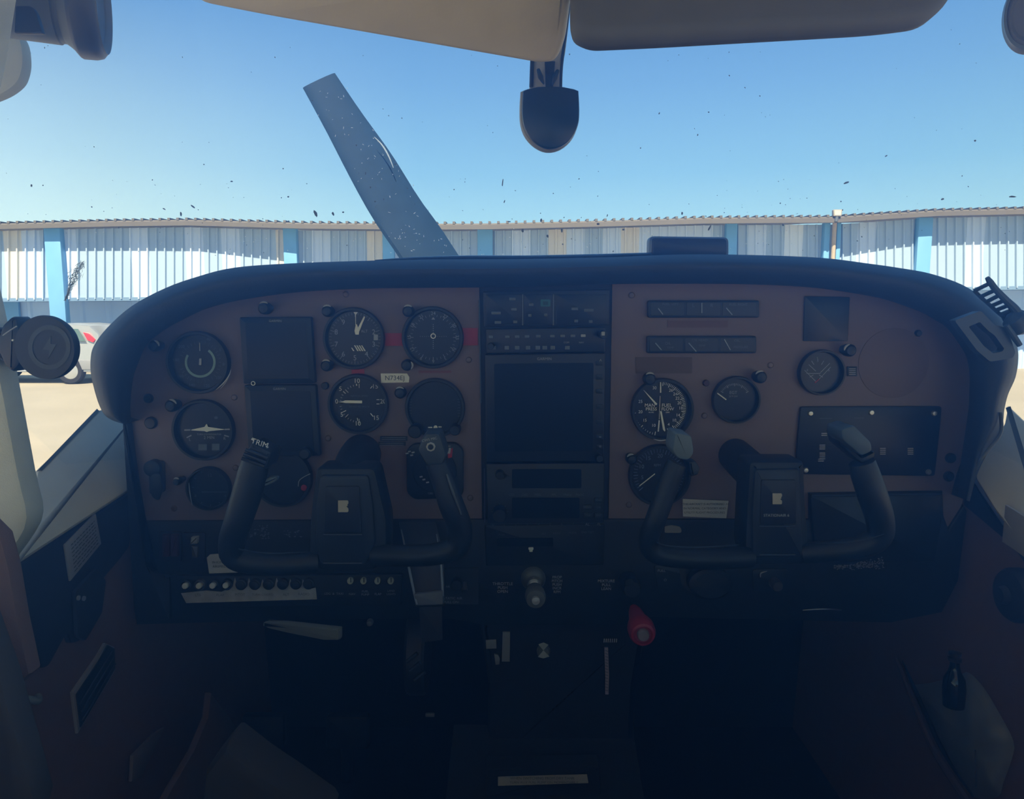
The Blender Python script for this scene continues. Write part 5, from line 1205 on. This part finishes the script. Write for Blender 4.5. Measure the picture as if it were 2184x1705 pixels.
part('grip', MB().tube([yy(1444, 988, .80), yy(1436, 1005, .80), yy(1418, 1055, .80), yy(1398, 1110, .80), yy(1384, 1148, .81), yy(1392, 1176, .815), yy(1430, 1188, .82), yy(1510, 1192, .83), yy(1600, 1188, .845)],
     [20 * r_, 22 * r_, 22 * r_, 22 * r_, 22 * r_, 22 * r_, 23 * r_, 24 * r_, 24 * r_], 20), M['yoke'], t_)
part('grip', MB().tube([yy(1838, 986, .80), yy(1845, 1010, .80), yy(1862, 1060, .80), yy(1877, 1110, .81), yy(1874, 1146, .815), yy(1840, 1166, .82), yy(1780, 1176, .83), yy(1715, 1180, .845)],
     [26 * r_, 29 * r_, 30 * r_, 29 * r_, 27 * r_, 25 * r_, 24 * r_, 24 * r_], 20), M['yoke'], t_)
part('seam_sheen', MB().tube([W(1402, 1158, .795), W(1430, 1166, .797), W(1500, 1168, .803), W(1575, 1162, .82)], [.0004, .001, .001, .0006], 6), MATS['ridge_sheen'], t_)  # highlight on top of the bar, drawn as a paler line
part('seam_sheen', MB().tube([W(1738, 1158, .82), W(1790, 1159, .80), W(1850, 1150, .795), W(1885, 1140, .795)], [.0006, .001, .001, .0004], 6), MATS['ridge_sheen'], t_)  # same painted bar-top sheen on the right side
part('switch_pod', MB().slab(WP(rnd([(1440, 922, 8), (1476, 930, 8), (1481, 968, 8), (1470, 983, 8), (1446, 980, 8), (1434, 962, 8)], 6), .775), .04, .0035), M['yokegrey'], t_, 'plain grey pod')
part('switch_pod', MB().slab(WP(rnd([(1794, 916, 8), (1822, 907, 8), (1860, 945, 8), (1862, 964, 8), (1838, 974, 8), (1796, 938, 8)], 5), .775), .04, .0032), mat('pod_blue_grey', (.07, .105, .15), .5), t_, 'plain blue grey pod')
part('pod_base', MB().slab(WP(rnd([(1786, 924, 5), (1838, 976, 5), (1866, 962, 5), (1866, 975, 5), (1840, 990, 5), (1792, 950, 5)], 5), .795), .03, .0015), M['yoke'], t_)
part('lever', MB().slab(WP(rnd([(1468, 985), (1484, 984), (1494, 1000), (1490, 1014), (1474, 1018)], 4), .80), .02, .003), M['yoke'], t_)

# ------------------------------------------------------------------ phone charger on the left post
t_ = thing('wireless_charger', 'round black phone charging pad with a lightning symbol on the left post', 'phone charger', W(105, 740, .70))
s_ = S(.68)
part('disc', MB().lathe(W(105, 741, .68), [(60 * s_, -.004), (63 * s_, 0), (63.5 * s_, .004), (62 * s_, .007), (.0005, .0072)], (0, -1, 0), 64, sc2=(1, 1.06)), M['charger'], t_)
YD2 = .68 - .0073 - .0003
rg = MB(); n_ = 48
P1 = [W(105 + 45.5 * math.sin(2 * math.pi * i / n_), 741 - 47.5 * math.cos(2 * math.pi * i / n_), YD2) for i in range(n_)]
P2 = [W(105 + 36 * math.sin(2 * math.pi * i / n_), 741 - 37.5 * math.cos(2 * math.pi * i / n_), YD2) for i in range(n_)]
rg.add(P1 + P2, [(i, (i + 1) % n_, n_ + (i + 1) % n_, n_ + i) for i in range(n_)]); part('ring', rg, M['chargerprint'], t_, 'grey ring print')
part('lightning_symbol', MB().slab([W(a, b, YD2) for a, b in ((108, 717), (91, 746), (105, 747), (103, 765), (120, 735), (108, 734))], .0003), M['chargerprint'], t_, 'grey lightning bolt')
arm = part('arm', MB().slab(WP(rnd([(2, 694, 8), (22, 675, 8), (34, 677, 8), (40, 705, 10), (48, 740, 10), (40, 780, 6), (24, 795, 6), (8, 780, 8), (-10, 740, 10)], 6), .695), .025, .004), mat('charger_arm', (.012, .020, .038), .4), t_)
part('seam_sheen', MB().tube([W(6, 716, .689), W(20, 706, .689), W(36, 696, .689)], .0006, 6), M['dimwhite'], arm); part('led', MB().lathe(W(28, 726, .6905), [(.0009, 0), (.0009, .001)], (0, -1, 0), 10), M['white'], arm, 'tiny white spot')
part('clamp', MB().slab(WP(rnd(rect(-40, 700, 8, 770), 6), .70), .05, .005), MATS['charger_arm'], t_)

# ------------------------------------------------------------------ phone holder on the right end of the glareshield
t_ = thing('phone_holder', 'blue grey plastic phone holder clipped over the right end of the glareshield', 'phone holder', W(2110, 700, .86))
hb = M['clipblue']
def frame(out_, in_, y, th):
    mb = MB(); n_ = len(out_)
    A = [W(a, b, y) for a, b in out_]; B = [W(a, b, y) for a, b in in_]; d = Vector((0, th, 0))
    vs = A + B + [p + d for p in A] + [p + d for p in B]; fs = []
    for i in range(n_):
        j = (i + 1) % n_; fs += [(i, j, n_ + j, n_ + i), (2 * n_ + i, 3 * n_ + i, 3 * n_ + j, 2 * n_ + j), (i, 2 * n_ + i, 2 * n_ + j, j), (n_ + i, n_ + j, 3 * n_ + j, 3 * n_ + i)]
    return mb.add(vs, fs)
part('clamp_frame', frame(rnd([(2036, 684), (2092, 663), (2122, 694), (2148, 700), (2166, 752), (2160, 764), (2112, 772), (2084, 748)], 5), rnd([(2066, 697), (2090, 687), (2108, 706), (2122, 716), (2142, 744), (2138, 750), (2118, 754), (2098, 738)], 3), .845, .012), hb, t_)
part('ladder_rail', MB().tube([W(a, b, .86) for a, b in ((2105, 592), (2112, 602), (2124, 618), (2145, 640), (2166, 662), (2175, 682))], [.0022, .0035, .0035, .004, .005, .005], 10), hb, t_)
part('ladder_rail', MB().tube([W(a, b, .88) for a, b in ((2078, 620), (2092, 634), (2110, 650), (2130, 668), (2148, 682))], .0022, 10), hb, t_)
for a, b, c, d in ((2079, 620, 2108, 606), (2092, 633, 2120, 620), (2104, 644, 2131, 630), (2114, 653, 2142, 641), (2124, 662, 2152, 651), (2134, 671, 2160, 661)): part('rung', MB().tube([W(a, b, .878), W(c, d, .862)], .0024, 8), hb, t_)
part('ball_joint', MB().lathe(W(2170, 690, .86), [(.004, -.014), (.012, -.008), (.014, 0), (.012, .008), (.004, .014)], (.7, 0, -.7), 24), hb, t_)
part('arm', MB().slab(WP(rnd([(2150, 668), (2184, 660), (2230, 680), (2230, 720), (2184, 706), (2160, 690)], 6), .87), .02, .005), M['charger'], t_)
part('clip_lever', MB().tube([W(2146, 694, .84), W(2160, 715, .84), W(2175, 737, .84)], [.003, .0035, .003], 10), hb, t_)
# cable at the right
single('cable', MB().tube([W(2134, 880, .93), W(2136, 915, .925), W(2128, 935, .92), W(2110, 957, .92), (W(2092, 980, .92)), W(2080, 1000, .93)], .0022, 10), mat('cable_grey', (.10, .11, .12), .45), 'thin grey cable running down the right end of the glareshield', 'cable')

# ------------------------------------------------------------------ roof items: visors, compass, vents
def visor(pts, yfun, th, bev): return MB().slab(WP(pts, yfun), th, bev, steps=3)
t_ = thing('sun_visor', 'left sun visor hanging low and tilted beside the compass arm', 'sun visor', W(800, 20, .62), 'padded sun visors under the roof')
vl = rnd([(380, -60, 40), (420, 10, 30), (560, 38, 60), (1150, 141, 16), (1186, 138, 30), (1203, 95, 20), (1216, 0, 10), (1222, -90, 5), (700, -90, 5)], 10)
part('pad', visor(vl, lambda a, b: .70 - .06 * (a - 400) / 800 + .16 * b / 140 * .35, .016, .007), M['visor'], t_)
part('hinge_rod', MB().tube([W(300, -120, .62), W(1240, -120, .62)], .006), M['alum'], t_)
for a in (420, 1180): part('bracket', MB().tube([W(a, -120, .62), W(a, -120, .62) + Vector((0, 0, CZ + .47 - W(a, -120, .62).z))], .007), M['alum'], t_)
t_ = thing('sun_visor', 'right sun visor along the top right edge of the view', 'sun visor', W(1620, -20, .62), 'padded sun visors under the roof')
vr = rnd([(1219, -90, 5), (1218, 20, 10), (1220, 58, 20), (1262, 77, 20), (1400, 71, 60), (1880, 44, 60), (1985, 30, 30), (2040, -20, 30), (2060, -90, 5)], 10)
part('pad', visor(vr, lambda a, b: .62 - .02 * b / 100, .022, .010), mat('visor_shaded_vinyl', (.13, .135, .15), .65, bump=.1, scale=30), t_)  # shade of the right visor put into a darker vinyl colour
part('hinge_rod', MB().tube([W(1215, -120, .63), W(2100, -120, .63)], .006), M['alum'], t_)
for a in (1260, 2040): part('bracket', MB().tube([W(a, -120, .63), W(a, -120, .63) + Vector((0, 0, CZ + .47 - W(a, -120, .63).z))], .007), M['alum'], t_)

t_ = thing('magnetic_compass', 'dark shield shaped compass housing with a pale rim hanging from the windshield top', 'compass', W(1173, 250, .82))
sh = spline([Vector(p) for p in ((1112, 193), (1110, 230), (1112, 262), (1122, 288), (1142, 309), (1168, 320), (1196, 315), (1220, 296), (1234, 268), (1237, 235), (1235, 192))], 3)
shp = [tuple(p) for p in sh] + [(1225, 188), (1200, 183), (1173, 182), (1145, 183), (1122, 188)]
part('housing', MB().slab(WP([(a - 2, b + 1.5) for a, b in shp], .835), .016, .004), mat('compass_grey', (.34, .33, .30), .6), t_, 'pale grey rim')
inn = [(1173 + (a - 1173) * .965 + 1.2, 250 + (b - 250) * .965 - 1) for a, b in shp]
part('face', MB().slab(WP(inn, .829), .010, .002), mat('compass_face', (.006, .022, .045), .3), t_)
part('arm', MB().slab(WP([(1133, 110), (1197, 90), (1214, -40), (1214, -300), (1250, -300), (1224, -40), (1212, 60), (1206, 110), (1197, 150), (1195, 190), (1129, 190), (1131, 150)], .85), .012, .003), mat('arm_grey', (.42, .44, .44), .4), t_)
part('channel', MB().slab(WP([(1162, 130), (1184, 130), (1180, 184), (1164, 184)], .846), .004, .001), M['black'], t_)
part('edge', MB().tube([W(1135, 130, .848), W(1133, 186, .848)], .0022, 8), M['black'], t_); part('edge', MB().tube([W(1215, 0, .846), W(1208, 60, .846), W(1198, 140, .846), W(1196, 186, .846)], .0016, 8), M['black'], t_)
for a, b, c, d in ((1148, 148, 1160, 180), (1190, 150, 1178, 182)): part('strut', MB().tube([W(a, b, .844), W((a + c) / 2 - 1, (b + d) / 2, .842), W(c, d, .844)], [.0018, .003, .0006], 8), M['black'], t_)

# fresh air vent, top left
t_ = thing('air_vent', 'grey cylindrical air vent nozzle in the top left corner', 'vent', W(130, 40, .66))
YV = .80
ax_ = Vector((1, .34, -.03)).normalized(); s_ = S(YV); c0 = W(-14, -20, YV)
part('barrel', MB().lathe(c0, [(84 * s_, 0), (85 * s_, 112 * s_), (82 * s_, 115 * s_), (82 * s_, 124 * s_)], ax_, 48), M['vent'], t_)
part('bracket', MB().slab(WP(rnd([(33, 12, 4), (66, 12, 8), (76, 25, 8), (90, 70, 3), (30, 70, 3)], 4), YV - .082), .006, .001), mat('bracket_navy', (.012, .022, .05), .5), t_)
part('flare', MB().lathe(c0, [(82 * s_, 123 * s_), (88 * s_, 132 * s_), (100 * s_, 146 * s_)], ax_, 48), mat('vent_flare', (.17, .19, .20), .5), t_)
rim = part('nozzle', MB().lathe(c0, [(98 * s_, 142 * s_), (105 * s_, 148 * s_), (107 * s_, 152 * s_), (106 * s_, 176 * s_), (102 * s_, 188 * s_), (94 * s_, 194 * s_), (80 * s_, 184 * s_), (54 * s_, 176 * s_), (34 * s_, 178 * s_), (.001, 184 * s_)], ax_, 56), mat('nozzle_dark', (.085, .095, .13), .45), t_)
part('seat_ring', MB().lathe(c0, [(94 * s_, 194 * s_), (92 * s_, 197 * s_), (82 * s_, 188 * s_), (80 * s_, 184 * s_)], ax_, 48, caps=False), M['vent'], rim)
single('fabric_pad', MB().slab(WP(spline_l := [tuple(p) for p in spline([Vector(p) for p in ((-30, 60), (20, 66), (42, 82), (49, 125), (44, 158), (32, 180), (5, 200), (-30, 215))], 4)], .90), .02, .006), mat('round_pad_grey', (.48, .50, .46), .85), 'rounded grey fabric pad behind the air vent at the left edge', 'pad')
t_ = thing('air_vent', 'edge of a round grey air vent in the top right corner', 'vent', W(2190, 40, .70))
part('nozzle', MB().lathe(W(2198, 35, .72), [(.034, 0), (.036, .01), (.033, .02), (.026, .022), (.022, .016), (.002, .014)], (-.5, -.8, -.1), 40, sc2=(.62, .95)), M['vent'], t_)
part('rim', MB().lathe(W(2198, 35, .72), [(.0345, .019), (.0335, .0225), (.030, .0225)], (-.5, -.8, -.1), 40, caps=False, sc2=(.62, .95)), mat('vent_rim_blue', (.10, .14, .20), .3), t_)

# ------------------------------------------------------------------ plastic bag and bottle at the lower right
XB = XR - .03
t_ = thing('plastic_bag', 'crumpled translucent grey plastic bag in the right door pocket', 'plastic bag', WX(2060, 1650, XB))
pm = bpy.data.materials.new('milky_plastic'); pm.use_nodes = True; b_ = pm.node_tree.nodes['Principled BSDF']
b_.inputs['Base Color'].default_value = (.26, .29, .31, 1); b_.inputs['Roughness'].default_value = .45; b_.inputs['Alpha'].default_value = .75
nz_ = pm.node_tree.nodes.new('ShaderNodeTexNoise'); nz_.inputs['Scale'].default_value = 18; bu = pm.node_tree.nodes.new('ShaderNodeBump'); bu.inputs['Strength'].default_value = .9; bu.inputs['Distance'].default_value = .01
cc = pm.node_tree.nodes.new('ShaderNodeTexCoord'); pm.node_tree.links.new(cc.outputs['Object'], nz_.inputs['Vector']); pm.node_tree.links.new(nz_.outputs['Fac'], bu.inputs['Height']); pm.node_tree.links.new(bu.outputs[0], b_.inputs['Normal'])
bag = [(1943, 1462), (1990, 1456), (2045, 1440), (2068, 1436), (2100, 1470), (2130, 1520), (2162, 1582), (2158, 1620), (2140, 1670), (2128, 1700), (2075, 1700), (2030, 1640), (2000, 1580), (1975, 1520)]
from mathutils import noise
m = MB(); n_ = len(bag); C = Vector((2060, 1575)); rings_ = 7; rg_ = spline([Vector(p) for p in bag + [bag[0]]], 3)[:-1]; n_ = len(rg_)
for k in range(rings_ + 1):
    f_ = 1 - k / (rings_ + .4)
    for p in rg_:
        q = C + (p - C) * f_; h = .045 * (1 - f_ ** 2) ** .6
        b_p = WX(q.x, q.y, XR - .004); h += .012 * noise.noise(b_p * 28)
        d = (b_p - Vector((0, 0, CZ))); m.v.append(Vector((0, 0, CZ)) + d * (1 - max(h, 0) * .9))
for k in range(rings_):
    for i in range(n_):
        j = (i + 1) % n_; m.f.append((k * n_ + i, k * n_ + j, (k + 1) * n_ + j, (k + 1) * n_ + i))
m.f.append(tuple(range(rings_ * n_, rings_ * n_ + n_)))
part('film', m, pm, t_, angle=80)
part('green_content', MB().slab([WX(a, b, XR - .012) for a, b in [(2035, 1580), (2070, 1575), (2080, 1620), (2060, 1635), (2035, 1630)]], .01, .003, toward=(-1, 0, 0)), mat('green_paper', (.02, .09, .07), .7), t_, 'greenish packet inside')
part('fold', MB().tube([W(2080, 1600, .86), W(2081, 1640, .855), W(2082, 1680, .85)], .0010, 6), M['ink'], t_)
t_ = thing('bottle', 'small dark glass bottle standing in the plastic bag in the right pocket', 'bottle', W(2034, 1500, .90))
bx = W(2034, 1510, .90); s_ = S(.90, 1500) * 1.04
part('glass_body', MB().lathe(bx, [(12 * s_, 0), (20 * s_, 3 * s_), (22 * s_, 40 * s_), (20 * s_, 60 * s_), (12 * s_, 76 * s_), (9 * s_, 88 * s_), (9 * s_, 100 * s_)], (0, .08, 1), 28), mat('bottle_glass', (.004, .007, .014), .08), t_)
part('cap', MB().lathe(bx + Vector((0, .08, 1)).normalized() * 96 * s_, [(10 * s_, 0), (13 * s_, 2 * s_), (13 * s_, 8 * s_), (9 * s_, 10 * s_), (9 * s_, 13 * s_), (12 * s_, 14 * s_), (12 * s_, 19 * s_), (4 * s_, 21 * s_)], (0, .08, 1), 20), mat('cap_grey', (.03, .032, .04), .4), t_)
# seat side / dark edge strip, lower right
single('door_edge_strip', MB().tube([WX(1912, 1405, XR - .01), WX(1950, 1500, XR - .01), WX(1995, 1600, XR - .01), WX(2060, 1700, XR - .01), WX(2100, 1760, XR - .01)], [.003, .006, .007, .008, .008], 10), mat('strip_plum', (.13, .09, .10), .7), 'dull brown piping along the edge of the right pocket', 'piping')
single('pocket_edge', MB().tube([WX(1925, 1410, XR - .016), WX(1960, 1490, XR - .016), WX(2010, 1600, XR - .016), WX(2075, 1700, XR - .016)], [.001, .003, .003, .001], 8), M['dark'], 'dark gap line beside the piping on the right wall', 'pocket edge')

# ------------------------------------------------------------------ added scatter volume imitating bluish lens glare
hz = bpy.data.materials.new('veil_glare'); hz.use_nodes = True; t = hz.node_tree; t.nodes.clear()
out = t.nodes.new('ShaderNodeOutputMaterial'); vsn = t.nodes.new('ShaderNodeVolumeScatter')
vsn.inputs['Color'].default_value = (.19, .43, 1.0, 1); vsn.inputs['Density'].default_value = .5; vsn.inputs['Anisotropy'].default_value = .72
t.links.new(vsn.outputs[0], out.inputs['Volume'])
single('glare_haze', MB().box(((XL + XR) / 2, .46, CZ - .24), (XR - XL - .01, 1.10, 1.40)), hz, 'added bluish volume imitating lens glare between the seats and the panel', 'glare_haze', kind='stuff')
